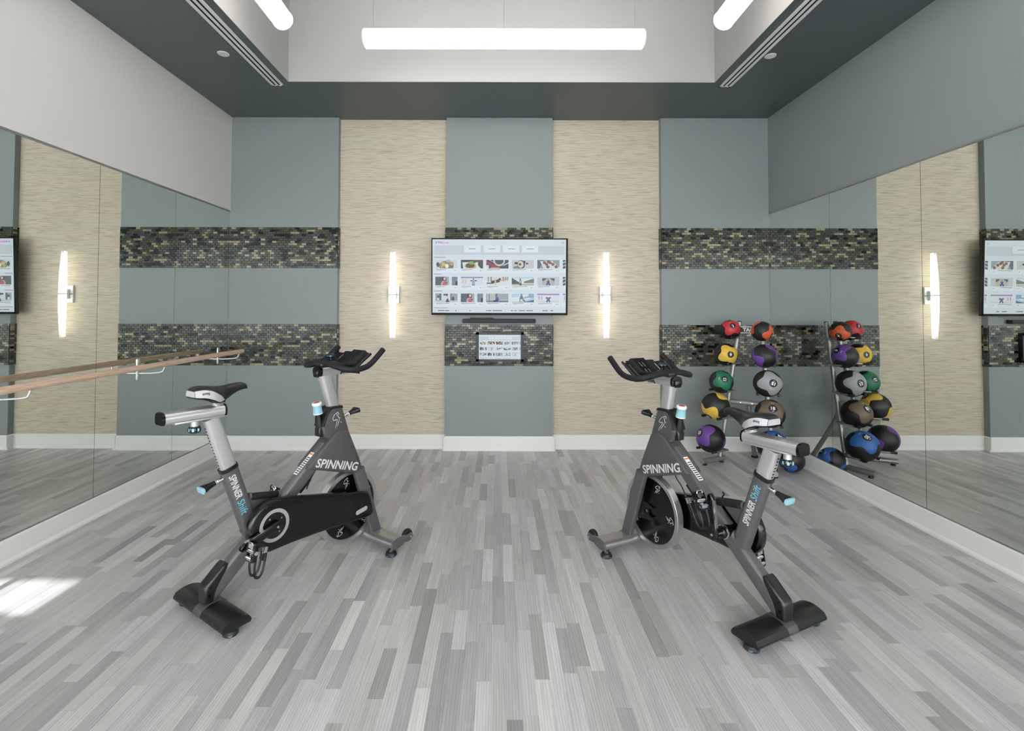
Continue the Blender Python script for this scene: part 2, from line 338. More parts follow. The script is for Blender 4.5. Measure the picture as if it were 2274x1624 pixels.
# ------------------------------------------------------------------ floor strips
def plank_tone():
    k = random.random()
    g = random.gauss(.475, .048)
    if k < .14: g *= .76
    elif k < .30: g *= 1.12
    h = random.choice([(1.0, .985, .965), (1.0, .98, .955), (.985, 1.0, .975), (.985, .99, 1.0), (1.0, .995, .985), (1.0, .995, .985)])
    return (g * h[0] * 1.005, g * h[1] * .995, g * h[2] * .985)
PW = .0577; planks = []
x = XL
while x < XR:
    y = YF - random.random() * .45; x1 = min(x + PW, XR)
    while y < YR:
        ln = random.choice([.28, .36, .42, .42, .48, .55]); planks.append((x, x1, max(y, YF), min(y + ln, YR), plank_tone())); y += ln
    x += PW
def seen(p):
    xc, yc = (p[0] + p[1]) / 2, (p[2] + p[3]) / 2
    return yc > 1.5 and -1.02 * yc < xc < 1.07 * yc
near = sorted([p for p in planks if seen(p)], key=lambda p: p[2])[:300]; ns = set(id(p) for p in near)
def plank_box(mb, p, z): g = .00018; mb.box(p[0] + g, p[1] - g, p[2] + g, p[3] - g, -.008, z)
for p in near:
    mb = MB(); plank_box(mb, p, random.uniform(-.0004, 0)); o = mb.obj('plank', plank_m, floor, smooth=0, fix=False); color_attr(o.data, [p[4]] * 6)
mb = MB(); cols = []
for p in planks:
    if id(p) not in ns: plank_box(mb, p, random.uniform(-.0004, 0)); cols += [p[4]] * 6
o = mb.obj('distant_planks', plank_m, floor, smooth=0, fix=False, kind='stuff'); color_attr(o.data, cols)

# ------------------------------------------------------------------ glass mosaic bands
TC = [((20, 21, 24), .18), ((152, 148, 120), .18), ((76, 77, 54), .27), ((66, 74, 76), .20), ((58, 70, 60), .12), ((82, 79, 74), .05)]
def tcol():
    k = random.random()
    for c, w in TC:
        if k < w: break
        k -= w
    c = lin(c); q = random.uniform(.62, 1.02); return tuple(a * q for a in c)
def chip(mb, c, u, nv, w, h, d=.005):
    c, u, nv = Vector(c), Vector(u), Vector(nv); zv = Vector((0, 0, 1)); i = .0014
    v = [c + u * a + zv * b_ for a, b_ in ((-w, -h), (w, -h), (w, h), (-w, h))] + [c + u * a + zv * b_ + nv * (d - .002) for a, b_ in ((-w, -h), (w, -h), (w, h), (-w, h))] + [c + u * a + zv * b_ + nv * d for a, b_ in ((-w + i, -h + i), (w - i, -h + i), (w - i, h - i), (-w + i, h - i))]
    fs = [(8, 9, 10, 11)]
    for k in range(4): j = (k + 1) % 4; fs += [(k, j, j + 4, k + 4), (k + 4, j + 4, j + 8, k + 8)]
    mb.add(v, fs); return 9
PX_, PZ_ = .0473, .0236
def band(name, x0, x1, ztop, zbot, label, covered=None, sides=()):
    rows = round((ztop - zbot) / PZ_); ph = (ztop - zbot) / rows
    mb = MB(); mb.box(x0, x1, YC - .0035, YC + .002, zbot, ztop)
    for sx, sd in sides: mb.box(min(sx, sx + sd * .0035), max(sx, sx + sd * .0035), YC - .0035, YR, zbot, ztop)
    root = struct(mb.obj(name, grout, smooth=0), label, 'tile band'); cells = []
    for r in range(rows):
        zc = zbot + (r + .5) * ph; a = x0 + (PX_ / 2 if r % 2 else 0)
        if r % 2 and PX_ / 2 > .01: cells.append((x0, x0 + PX_ / 2, zc))
        while a < x1 - .004: cells.append((a, min(a + PX_, x1), zc)); a += PX_
    vis = [c for c in cells if not (covered and covered[0] < c[0] and c[1] < covered[1] and covered[2] < c[2] < covered[3]) and c[1] - c[0] > PX_ * .9]
    vis = set(sorted(vis, key=lambda c: abs((c[0] + c[1]) / 2) + .2 * abs(c[2] - 1.46))[:300])
    st = MB(); sc_ = []
    for c in cells:
        w = (c[1] - c[0]) / 2 - .0007
        if w < .002: continue
        args = (((c[0] + c[1]) / 2, YC - .003, c[2]), (1, 0, 0), (0, -1, 0), w, ph / 2 - .0007); col = tcol()
        if c in vis:
            q = MB(); k = chip(q, *args); o = q.obj('tile', tile_m, root, smooth=0, fix=False); color_attr(o.data, [col] * k)
        else: k = chip(st, *args); sc_ += [col] * k
    for sx, sd in sides:
        for r in range(rows):
            zc = zbot + (r + .5) * ph
            for yc, w in ((YC + .022, .0215), (YC + .056, .009)):
                col = tcol(); k = chip(st, (sx + sd * .003, yc, zc), (0, 1, 0) if sd > 0 else (0, -1, 0), (sd, 0, 0), w, ph / 2 - .0007); sc_ += [col] * k
    o = st.obj('small_tiles', tile_m, root, smooth=0, fix=False, kind='stuff'); color_attr(o.data, sc_)
U = (2.304, 1.879); LO = (1.296, .869)
band('trim_3', XL, -1.66, *U, 'upper glass mosaic tile band beside the barre wall', sides=((-1.66, 1),))
band('trim_4', XL, -1.66, *LO, 'lower glass mosaic tile band beside the barre wall', sides=((-1.66, 1),))
band('trim_5', -.534, .575, U[0], U[1], 'upper glass mosaic tile band behind the large television', covered=(-.67, .72, 1.4, 2.17), sides=((-.534, -1), (.575, 1)))
band('trim_6', -.534, .575, *LO, 'lower glass mosaic tile band around the small screen', covered=(-.21, .27, .93, 1.21), sides=((-.534, -1), (.575, 1)))
band('trim_7', 1.708, XR, *U, 'upper glass mosaic tile band above the ball rack', sides=((1.708, -1),))
band('trim_8', 1.708, XR, *LO, 'lower glass mosaic tile band behind the ball rack', sides=((1.708, -1),))

# ------------------------------------------------------------------ ceiling fittings
PZ, PRr = 3.50, .070
def pendant(label, c, ax, L):
    c = Vector(c); ax = Vector(ax); o = empty('pendant_light', label, 'light', c, 0, 'linear pendant lights in the tray')
    h = L / 2
    MB().lathe([(PRr * .05, -h + .004), (PRr - .004, -h + .004), (PRr, -h + .010), (PRr, h - .010), (PRr - .004, h - .004), (PRr * .05, h - .004)], ax=ax, seg=32).obj('diffuser', pend_m, o)
    for s in (-1, 1):
        MB().lathe([(.001, s * h), (PRr * .93, s * h), (PRr + .002, s * (h - .006)), (PRr + .002, s * (h - .013)), (PRr - .003, s * (h - .013))], ax=ax, seg=32).obj('end_cap', pend_m if abs(ax.y) > .5 else white_m, o)
    for k in (-.935, 0, .935):
        p = ax * (k * h); MB().tube([p + Vector((0, 0, PRr - .004)), p + Vector((0, 0, ZT - PZ))], .0016, 6).obj('suspension_wire', steel_wire, o)
        MB().lathe([(.001, ZT - PZ - .012), (.03, ZT - PZ - .012), (.03, ZT - PZ)], o=p, seg=16).obj('canopy', white_m, o)
pendant('long tubular pendant light hung in front of the televison wall, across the tray'.replace('televison', 'television'), (.047, 3.735, PZ), (1, 0, 0), 2.117)
pendant('long tubular pendant light on the barre side of the tray', (-1.52, 3.50 - 1.06, PZ), (0, 1, 0), 2.117)
pendant('long tubular pendant light on the ball rack side of the tray', (1.594, 3.49 - 1.06, PZ), (0, 1, 0), 2.117)
pendant('long tubular pendant light across the tray end far from the television', (.047, -.2, PZ), (1, 0, 0), 2.117)
def diffuser(label, x0, x1, y1):
    o = empty('air_diffuser', label, 'air vent', ((x0 + x1) / 2, y1, ZC), 0, 'linear slot air diffusers in the soffit')
    w = (x1 - x0) / 2; L = 3.6; z0 = -.006
    MB().box(-w + .004, w - .004, -L + .01, -.004, -.002, .0).obj('slot_backing', slotm, o, smooth=0)
    bw = .0205; gap = (2 * w - 3 * bw) / 2
    for k in range(3):
        a = -w + k * (bw + gap); wd = bw + (.0 if k == 1 else .004); a -= .004 if k == 2 else 0
        MB().box(a, a + wd, -L, 0, z0, 0).obj('frame_bar', alum_v, o, smooth=0)
    for yy in (-.016, -L): MB().box(-w, w, yy, yy + .016, z0, 0).obj('end_bar', alum_v, o, smooth=0)
alum_v = mat('vent_aluminium', (218, 218, 216), .5, metal=.1)
diffuser('slotted linear air diffuser in the soffit on the barre side', -2.022, -1.914, 4.446)
diffuser('slotted linear air diffuser in the soffit on the ball rack side', 1.989, 2.094, 4.454)
for lb, x, y in (('round white sprinkler cover plate in the soffit on the barre side', -2.154, 3.883), ('round white sprinkler cover plate in the soffit on the ball rack side', 2.152, 3.90)):
    o = tag(MB().lathe([(.001, -.006), (.040, -.006), (.043, -.003), (.043, .0)], seg=32).obj('sprinkler_cover', mat('cover_white', (205, 205, 202), .5)), lb, 'sprinkler cover', 'soffit sprinkler covers'); o.location = (x, y, ZC)

# ------------------------------------------------------------------ wall sconces
def sconce(label, x):
    o = empty('wall_sconce', label, 'wall light', (x, YR, 1.605), 0, 'wall sconces on the papered panels')
    H = .446; rings = []
    for i in range(25):
        t = -1 + 2 * i / 24; z = t * H; bow = (1 - t * t); w = .026 + .007 * bow; d = .020 + .036 * bow ** .8; y0 = -.066
        rings.append([(w * math.cos(a), y0 - d * math.sin(a) if math.sin(a) > 0 else y0 - .004 * math.sin(a), z) for a in [2 * math.pi * k / 24 for k in range(24)]])
    MB().loft(rings).obj('glass_shade', scon_m, o)
    rbox('back_plate', -.058, .058, -.024, 0, -.09, .09, white_m, o, .003)
    rbox('stand_off', -.03, .03, -.066, -.02, -.05, .05, white_m, o, .002)
    MB().box(-.058, .058, -.030, -.022, -.004, .004).obj('plate_bar', nickel, o, smooth=0)
    mb = MB(); pts = [(.0345 * math.cos(a), -.066 - .058 * math.sin(a), 0) for a in [math.pi * k / 16 for k in range(17)]]; mb.tube(pts, .0045, 8); mb.obj('band', nickel, o)
    for s in (-1, 1):
        MB().box(-.028, .028, -.088, -.062, s * H - .003, s * H + .003).obj('end_clip', nickel, o, smooth=0)
        MB().box(-.005, .005, -.092, -.086, s * H - (.026 if s > 0 else 0), s * H + (.026 if s < 0 else 0)).obj('clip_finger', nickel, o, smooth=0)
sconce('lit vertical glass sconce on the papered panel nearer the barre', -1.083)
sconce('lit vertical glass sconce on the papered panel nearer the ball rack', 1.132)

# ------------------------------------------------------------------ screens
PAL = dict(bg=(203, 216, 225), white=(222, 232, 238), grey=(188, 202, 210))
def inside(u, v, e): return ((u - e[0]) / e[2]) ** 2 + ((v - e[1]) / e[3]) ** 2 < 1
def thumb(kind, u, v):
    """flat picture of a programme tile; u right, v down, 0..1 (aspect 2.45)"""
    def E(cx, cy, rx, ry): return inside(u, v, (cx, cy, rx, ry))
    if kind == 0:
        c = (196, 208, 214)
        if E(.12, .55, .07, .28): c = (70, 78, 90)
        if E(.5, .72, .32, .6): c = (118, 128, 96)
        if E(.36, .5, .1, .22): c = (196, 176, 120)
        if E(.52, .72, .08, .25): c = (222, 226, 208)
        if E(.74, .45, .1, .22): c = (190, 150, 104)
        if E(.3, .8, .06, .15): c = (190, 160, 70)
        if E(.72, .78, .07, .12): c = (80, 96, 70)
        if E(.58, .15, .1, .18): c = (168, 170, 172)
        return c
    if kind == 1:
        c = (212, 218, 214)
        if v < .28: c = (52, 46, 52) if u < .55 else (120, 62, 44)
        if u > .78 + (.9 - v) * -.0 and v > .2 and u - .55 > v * .35 and u > .76: c = (40, 62, 70)
        if u < .05 + .06 * v: c = (60, 70, 84)
        if E(.44, .72, .26, .38): c = (196, 168, 84)
        if E(.42, .66, .2, .28): c = (64, 66, 44)
        if E(.5, .35, .14, .2): c = (130, 160, 70)
        if E(.62, .22, .07, .12): c = (42, 66, 50)
        return c
    if kind == 2:
        c = (46, 50, 58)
        if E(.58, .1, .26, .62): c = (196, 200, 204)
        if E(.58, .06, .2, .48): c = (54, 62, 66)
        if abs(v - (.3 + (u - .05) * 1.4)) < .14 and u < .42: c = (150, 40, 80)
        if abs(v - (.1 + (u - .2) * 1.6)) < .05 and u < .5: c = (206, 150, 176)
        if v > .85 and .2 < u < .6: c = (196, 120, 112)
        if u < .12 and v > .6: c = (200, 208, 206)
        if u > .75 and abs((u - .8) * 1.2 + (v - .6)) < .07: c = (190, 196, 196)
        return c
    if kind == 3:
        c = (188, 194, 196)
        if E(.28, .9, .22, .2): c = (110, 116, 120)
        if E(.2, .38, .08, .14): c = (40, 50, 54)
        if E(.42, .55, .17, .5): c = (62, 60, 58)
        if E(.4, .52, .13, .4): c = (206, 198, 188)
        if E(.37, .5, .06, .14): c = (96, 72, 56)
        if E(.56, .25, .05, .16) or E(.68, .42, .06, .1): c = (52, 46, 56)
        return c
    if kind == 4:
        c = (140, 154, 160) if u + v * .2 > .3 else (84, 92, 98)
        if .1 + v * .18 < u < .62 + v * .42 and v > .12: c = (206, 208, 206)
        for cx, cy in ((.32, .3), (.42, .5), (.5, .18), (.58, .32), (.7, .5), (.85, .78), (.48, .8)):
            if E(cx, cy, .07, .17): c = (104, 66, 54)
            if E(cx, cy - .03, .03, .07): c = (150, 104, 84)
        return c
    if kind == 5:
        c = (62, 84, 98) if u < .62 else ((206, 220, 226) if u < .74 else (110, 126, 142))
        if .46 < u < .62: c = (150, 164, 170)
        if .5 < v and u > .9: c = (40, 48, 60)
        if E(.40, .3, .1, .36): c = (40, 30, 42)
        if E(.42, .25, .055, .17): c = (214, 188, 180)
        if E(.38, .9, .13, .42): c = (206, 160, 160)
        if E(.42, .9, .09, .36): c = (190, 84, 108)
        if E(.51, .68, .03, .1): c = (30, 30, 40)
        return c
    if kind == 6:
        c = (206, 216, 222)
        if v < .16: c = (140, 132, 172)
        if (E(.1, .55, .03, .28) or E(.22, .55, .03, .28)): c = (206, 178, 182)
        if .43 < u < .72 and abs(v - .45) < .07: c = (70, 64, 70)
        if E(.565, .27, .03, .1): c = (110, 90, 86)
        if .5 < u < .63 and .45 < v < .95: c = (116, 170, 206)
        if .5 < u < .63 and v > .92: c = (44, 66, 86)
        return c
    if kind == 7:
        c = (204, 208, 204) if v < .5 else (210, 218, 220)
        if (.08 < u < .12 or .2 < u < .24) and v < .6: c = (92, 100, 100)
        if u > .7 and v < .4 and int(u * 30) % 3: c = (140, 146, 146)
        if abs(v - (.75 - (u - .05) * .55)) < .17 and .22 < u < .62: c = (40, 36, 38)
        if abs(v - (.75 - (u - .05) * .1)) < .07 and .02 < u < .22: c = (52, 50, 54)
        if E(.6, .3, .055, .13): c = (36, 30, 32)
        if E(.41, .55, .045, .25) or (abs(v - .46) < .045 and .6 < u < .85): c = (204, 160, 146)
        if abs(u - .41) < .02 and v > .6: c = (206, 170, 156)
        return c
    if kind == 8:
        c = (176, 208, 222) if v < .2 else (206, 222, 230)
        if v > .78: c = (176, 174, 164)
        if v > .2 + u * 1.6 - .1 and u < .36 and v < .86: c = (58, 76, 64)
        if u > .55 and .55 - (u - .55) * .8 < v < .74: c = (104, 118, 92)
        if E(.385, .28, .03, .09): c = (60, 54, 54)
        if .34 < u < .45 and .36 < v < .72: c = (150, 168, 196)
        if .35 < u < .44 and v >= .72: c = (46, 50, 60)
        return c
    if kind == 9:
        c = (186, 196, 202)
        if .23 < u < .78 and v > .16:
            c = (176, 176, 172)
            if abs(u - .5) > .06 + (v - .16) * .5 and v < .5: c = (66, 74, 72)
            if .43 < u < .55 and .42 < v < .85: c = (62, 52, 140)
            if E(.49, .3, .03, .1): c = (150, 120, 104)
            if (.4 < u < .46 or .52 < u < .58) and v > .75: c = (56, 62, 76)
        return c
    if kind == 10:
        c = (200, 214, 220)
        if u < .18 or (.68 < u): c = (146, 160, 162)
        if .18 < u < .27 or .67 < u < .72: c = (74, 100, 112)
        if v > .8: c = (186, 194, 200)
        if E(.13, .4, .05, .2): c = (70, 92, 70)
        if .08 < u < .18 and .5 < v < .78: c = (214, 220, 220)
        if E(.8, .6, .06, .24): c = (52, 62, 82)
        if (E(.42, .14, .06, .12) or E(.52, .16, .04, .15)): c = (60, 56, 70)
        if abs(u - .55) < .02 + (v - .55) * .16 and v > .6: c = (78, 44, 84)
        if abs(u - .56) < .03 and .3 < v < .6: c = (204, 200, 208)
        return c
    if kind == 11:
        c = (146, 164, 164)
        if u < .25: c = (172, 186, 186) if int(u * 25) % 3 else (108, 128, 130)
        if .25 < u < .4 and v < .8: c = (176, 186, 172)
        if .42 < u < .5 and v < .5: c = (70, 100, 96)
        if v > .85: c = (96, 110, 120)
        if E(.5, .4, .035, .13): c = (176, 140, 128)
        if E(.49, .66, .07, .26): c = (62, 60, 160)
        if E(.42, .85, .12, .1): c = (40, 44, 64)
        if u > .6 and v > .72 and v < .78: c = (190, 204, 202)
        return c
    if kind == 12:
        c = (168, 204, 224)
        if E(.6, .4, .3, .3) or E(.2, .7, .25, .3): c = (212, 224, 230)
        if u > .75 and v < .5: c = (120, 170, 204)
        if abs(v - (.5 - (u - .55) * .6)) < .08 and u > .55 and u < .85: c = (140, 158, 168)
        if u > .6 and v > .95 - (u - .6) * .6: c = (62, 92, 114)
        if v > .94: c = (90, 104, 110)
        if E(.44, .1, .03, .1): c = (84, 92, 100)
        if abs(u - .44) < .04 + (v - .2) * .14 and .2 < v < .66: c = (70, 118, 136)
        if abs(u - (.37)) < .02 and v > .6: c = (92, 82, 80)
        if abs(u - (.5 + (v - .6) * .3)) < .03 and v > .6: c = (92, 82, 80)
        return c
    if kind == 13:
        c = (212, 220, 228)
        if v < .15: c = (146, 122, 176)
        if v > .82: c = (196, 204, 212)
        if E(.09, .5, .025, .25) or E(.21, .5, .025, .25): c = (198, 150, 158)
        if abs(abs(u - .5) * .6 - abs(v - .5)) < .06 and .38 < u < .62 and v < .62: c = (96, 96, 110)
        if E(.5, .66, .06, .12): c = (84, 110, 170)
        if .42 < u < .58 and v > .74 and not (.47 < u < .53 and v > .82): c = (44, 56, 92)
        return c
    return (60, 74, 90) if (u + v) % .4 < .25 else (170, 184, 190)
ROWS = [[0, 1, 2, 3, 4, 14], [5, 6, 7, 8, 9, 14], [10, 5, 11, 12, 13, 13]]
def screen(parent, w, h, y, nx, ny):
    """lit page, centred at the parent's origin, facing -y; coordinates measured from its top left in 0..1"""
    mb = MB(); cols = []; lay = [0]
    def rect(u0, v0, u1, v1, c, d):
        u1 = min(u1, .995); yy = y - d
        mb.add([(-w / 2 + u0 * w, yy, h / 2 - v1 * h), (-w / 2 + u1 * w, yy, h / 2 - v1 * h), (-w / 2 + u1 * w, yy, h / 2 - v0 * h), (-w / 2 + u0 * w, yy, h / 2 - v0 * h)], [(0, 1, 2, 3)]); cols.append(lin(c))
    rect(0, 0, 1, 1, (206, 219, 228), 0)
    rect(0, 0, 1, .085, (208, 221, 229), .0003); rect(.012, .085, .985, .21, (190, 204, 213), .0003)
    for u0 in (.235, .382, .524, .666): rect(u0, .085, u0 + .122, .178, (216, 228, 233), .0006); rect(u0 + .035, .125, u0 + .088, .133, (120, 132, 142), .0009)
    for u0 in (.107,):
        for k in range(3): rect(u0, .036 + k * .008, u0 + .014, .039 + k * .008, (140, 152, 160), .0006)
    rect(.962, .035, .966, .055, (150, 162, 170), .0006); rect(.975, .035, .979, .055, (150, 162, 170), .0006); rect(.962, .033, .979, .037, (150, 162, 170), .0006); rect(.966, .053, .982, .057, (150, 162, 170), .0006)
    for r, (v0, hd) in enumerate(((.278, .085), (.508, .055), (.737, .06))):
        rect(.012, v0 - .038, .012 + hd, v0 - .03, (150, 120, 160), .0006)
        for k, kind in enumerate(ROWS[r]):
            u0 = .021 + k * .19; u1 = u0 + .166; v1 = v0 + .118
            rect(u0 - .008, v0 - .008, u1 + .008, v1 + .06, (216, 227, 234), .0004)
            for i in range(nx):
                for j in range(ny):
                    ua = u0 + (u1 - u0) * i / nx; ub = u0 + (u1 - u0) * (i + 1) / nx
                    if ub > .994: continue
                    rect(ua, v0 + (v1 - v0) * j / ny, ub, v0 + (v1 - v0) * (j + 1) / ny, thumb(kind, (i + .5) / nx, (j + .5) / ny), .0008)
            if u0 + .1 < 1:
                rect(u0 + .006, v1 + .011, u0 + random.uniform(.07, .12), v1 + .018, (128, 138, 146), .0008); rect(u0 + .006, v1 + .026, u0 + .045, v1 + .031, (168, 178, 186), .0008)
                if u0 + .16 < 1: rect(u0 + .143, v1 + .024, u0 + .148, v1 + .034, (70, 80, 92), .0008); rect(u0 + .153, v1 + .026, u0 + .162, v1 + .032, (160, 170, 180), .0008)
    rect(.012, .930, .115, .937, (160, 120, 170), .0006)
    for a, b_ in ((.04, .09), (.095, .125), (.17, .18), (.275, .285), (.40, .41), (.415, .44), (.45, .52), (.585, .6), (.61, .63), (.645, .69), (.7, .75), (.82, .86), (.88, .9)): rect(a, .964, b_, .974, (64, 78, 100), .0006)
    o = mb.obj('screen', screen_m, parent, smooth=0, fix=False); color_attr(o.data, cols)
    return o
em_purple = mat('logo_purple_lit', (96, 60, 140), .4, emit=.55); em_pink = mat('logo_pink_lit', (176, 60, 120), .4, emit=.6); em_grey = mat('heading_grey_lit', (120, 132, 142), .4, emit=.7)
bezel_m = mat('matte_bezel', (10, 11, 13), .55, spec=.2)
tv = empty('television', 'large wall television showing a page of workout and recipe tiles', 'television', (.024, 5.095, 1.787))
tv.rotation_euler = (math.radians(2.6), 0, 0)
TW, TH_ = 1.388, .782
rbox('casing', -TW / 2, TW / 2, 0, .035, -TH_ / 2, TH_ / 2, black_pl, tv, .004)
rbox('rear_housing', -.4, .4, .03, .062, -.28, .24, black_pl, tv, .006)
for a in ((-TW / 2, TW / 2, TH_ / 2 - .012, TH_ / 2), (-TW / 2, TW / 2, -TH_ / 2, -TH_ / 2 + .022), (-TW / 2, -TW / 2 + .011, -TH_ / 2, TH_ / 2), (TW / 2 - .011, TW / 2, -TH_ / 2, TH_ / 2)):
    MB().box(a[0], a[1], -.005, .002, a[2], a[3]).obj('bezel', bezel_m, tv, smooth=0)
hold = screen(tv, TW - .022, TH_ - .034, -.001, 62, 25); hold.location.z = .005
place_text('logo_lettering', 'Well', .030, (-.606, -.004, .348), (1, 0, 0), (0, 0, 1), em_purple, tv, bold=.0006, width=.046)
place_text('logo_lettering', 'beats', .030, (-.551, -.004, .347), (1, 0, 0), (0, 0, 1), em_pink, tv, bold=.0005, width=.058)
MB().add([(-.652, -.004, .355), (-.640, -.004, .355), (-.637, -.004, .346), (-.645, -.004, .334)], [(0, 1, 2, 3)]).obj('logo_mark', em_purple, tv, smooth=0)
place_text('heading_lettering', 'Home', .030, (0, -.004, .348), (1, 0, 0), (0, 0, 1), em_grey, tv, bold=.0004)
rbox('wall_bracket', -.15, .15, .055, .094, -.10, .10, black_pl, tv, .004)
sb = empty('sound_bar', 'slim black sound bar mounted under the large television', 'sound bar', (.02, YC, 1.335))
rbox('body', -.375, .375, -.075, -.008, -.021, .021, mat('speaker_cloth', (34, 35, 36), .7), sb, .006)
rbox('grille', -.37, .37, -.079, -.074, -.015, .015, noise_bump(mat('speaker_mesh', (44, 45, 47), .6), 900, .5), sb, .001)
rbox('bracket', -.3, -.06, -.05, -.03, .018, .034, black_pl, sb, .002); rbox('wall_clip', -.1, .1, -.02, 0, -.015, .015, black_pl, sb, .002)
tb = empty('touch_screen', 'small black-framed wall touch screen set in the mosaic band', 'screen', (.029, YC - .005, 1.069))
rbox('casing', -.246, .246, -.045, 0, -.150, .150, black_pl, tb, .006)
for a in ((-.246, .246, .124, .150), (-.246, .246, -.150, -.126), (-.246, -.2155, -.15, .15), (.2155, .246, -.15, .15)): MB().box(a[0], a[1], -.050, -.044, a[2], a[3]).obj('bezel', black_pl, tb, smooth=0)
o = screen(tb, .431, .250, -.046, 20, 9); o.location.z = -.001

# ------------------------------------------------------------------ barre
BX, BZ = -2.585, 1.026
br = empty('ballet_barre', 'pale wooden ballet barre on metal brackets along the mirrored wall', 'barre', (BX, 5.1, 0))
MB().lathe([(.001, 0), (.019, 0), (.0215, -.003), (.0215, -4.6), (.019, -4.603), (.001, -4.603)], o=(0, 0, BZ), ax=(0, 1, 0), seg=24).obj('rail', wood, br)
dx = XL - BX
for yy in (5.026, 3.906, 2.786, 1.666, .6):
    y = yy - 5.1; bk = rbox('wall_plate', dx, dx + .006, y - .018, y + .018, .905, 1.065, alum, br, .002)
    MB().tube(smoothpath([(dx + .004, y, .955), (dx + .05, y, .952), (-.03, y, .962), (-.004, y, .985), (0, y, BZ - .018)], 6), .006, 10).obj('bracket_arm', alum, br)
    MB().lathe([(.001, 0), (.012, 0), (.016, .004)], o=(0, y, BZ - .0245), seg=16).obj('saddle_clip', alum, br)

# ------------------------------------------------------------------ spin bikes
def ribbon(mb, pts, w, fn, n=6):
    """flat stroke through 2-D points, placed by fn(u, v)"""
    P = smoothpath([(a, c, 0) for a, c in pts], n); L, R = [], []
    for i, p in enumerate(P):
        t = (P[min(i + 1, len(P) - 1)] - P[max(i - 1, 0)]); t.normalize(); nn = Vector((-t.y, t.x, 0)); ww = w * (.55 + .45 * math.sin(math.pi * i / (len(P) - 1)))
        L.append(fn(*(p + nn * ww)[:2])); R.append(fn(*(p - nn * ww)[:2]))
    k = len(P); mb.add(L + R, [(i, i + 1, k + i + 1, k + i) for i in range(k - 1)])
RIDER = [[(.12, .98), (.34, 1.02), (.40, .86), (.33, .78)], [(.12, .98), (-.2, .80), (-.44, .42), (-.30, .30), (.02, .34), (.04, .22), (-.22, -.28), (-.30, -.55)],
         [(.12, .98), (.20, .72), (.34, .50), (.52, .40)], [(.34, .50), (.30, .28), (.20, .06), (.02, -.2), (-.02, -.36)]]
def rider(name, M, parent, fn):
    mb = MB()
    for st in RIDER: ribbon(mb, st, .036, fn)
    ribbon(mb, [(.44, .02), (.54, -.04)], .06, fn, 2)
    return mb.obj(name, M, parent, smooth=0)
def lever(parent, p0, p1, tipm):
    p0, p1 = Vector(p0), Vector(p1); d = (p1 - p0).normalized(); L = (p1 - p0).length; yv = Vector((0, 1, 0)); nv = d.cross(yv)
    lv = MB().lathe([(.001, -.01), (.0105, -.01), (.0105, L * .30), (.0085, L * .32), (.0085, L * .44), (.001, L * .44)], o=p0, ax=d, seg=16).obj('pop_pin_shaft', chrome, parent)
    MB().lathe([(.0095, L * .36), (.0108, L * .37), (.0108, L * .41), (.0095, L * .42)], o=p0, ax=d, seg=16).obj('ring', tipm if tipm is cyan else white_pl, lv)
    mb = MB(); rings = []
    for t, a, b_ in ((.40, .011, .011), (.55, .013, .012), (.68, .017, .013), (.82, .026, .014), (.93, .032, .014)):
        rings.append([p0 + d * (L * t) + yv * u + nv * w for u, w in rrect(2 * a, 2 * b_, min(a, b_) * .8, 3)])
    mb.loft(rings); mb.obj('handle', black_sat, lv)
    mb = MB(); mb.loft([[p0 + d * (L * t) + yv * u + nv * w for u, w in rrect(.065 * k, .028 * k, .011 * k, 3)] for t, k in ((.925, .98), (1.0, 1.03), (1.03, .85))]); mb.obj('handle_tip', tipm, lv)
def lobed_knob(parent, c, r, h, body, dots):
    mb = MB(); rings = []; c = Vector(c)
    for t, k in ((0, .55), (.12, .85), (.35, 1.0), (.65, 1.0), (.88, .85), (1, .5)):
        rings.append([c + Vector((math.cos(a) * r * k * (1 + .09 * math.cos(7 * a)), math.sin(a) * r * k * (1 + .09 * math.cos(7 * a)), h * (t - .5))) for a in [2 * math.pi * i / 56 for i in range(56)]])
    kb = mb.loft(rings).obj('adjustment_knob', body, parent)
    mb = MB()
    for i in range(7):
        a = 2 * math.pi * (i + .5) / 7; p = c + Vector((math.cos(a) * r * .93, math.sin(a) * r * .93, 0)); d = Vector((math.cos(a), math.sin(a), 0)); e = Vector((-math.sin(a), math.cos(a), 0)); z = Vector((0, 0, 1))
        mb.loft([[p + d * q + e * (u * r) + z * (w * h) for u, w in rrect(.42, .42, .15, 2)] for q in (-.003, r * .035)])
    mb.obj('grip_inset', dots, kb); return kb
def foot(parent, x, y):
    ft = MB().lathe([(.001, 0), (.030, 0), (.033, .004), (.033, .014), (.028, .022), (.018, .026), (.014, .04), (.001, .04)], o=(x, y, 0), seg=28).obj('levelling_foot', rubber, parent)
    mb = MB()
    for i in range(6):
        a = 2 * math.pi * i / 6; p = Vector((x + .0285 * math.cos(a), y + .0285 * math.sin(a), .0105)); e = Vector((-math.sin(a), math.cos(a), 0)); d = Vector((math.cos(a), math.sin(a), 0))
        mb.loft([[p + d * (q + w * -.4) + e * u + Vector((0, 0, w)) for u, w in rrect(.016, .012, .005, 2)] for q in (-.004, .004)])
    mb.obj('foot_inset', cyan_d, ft)
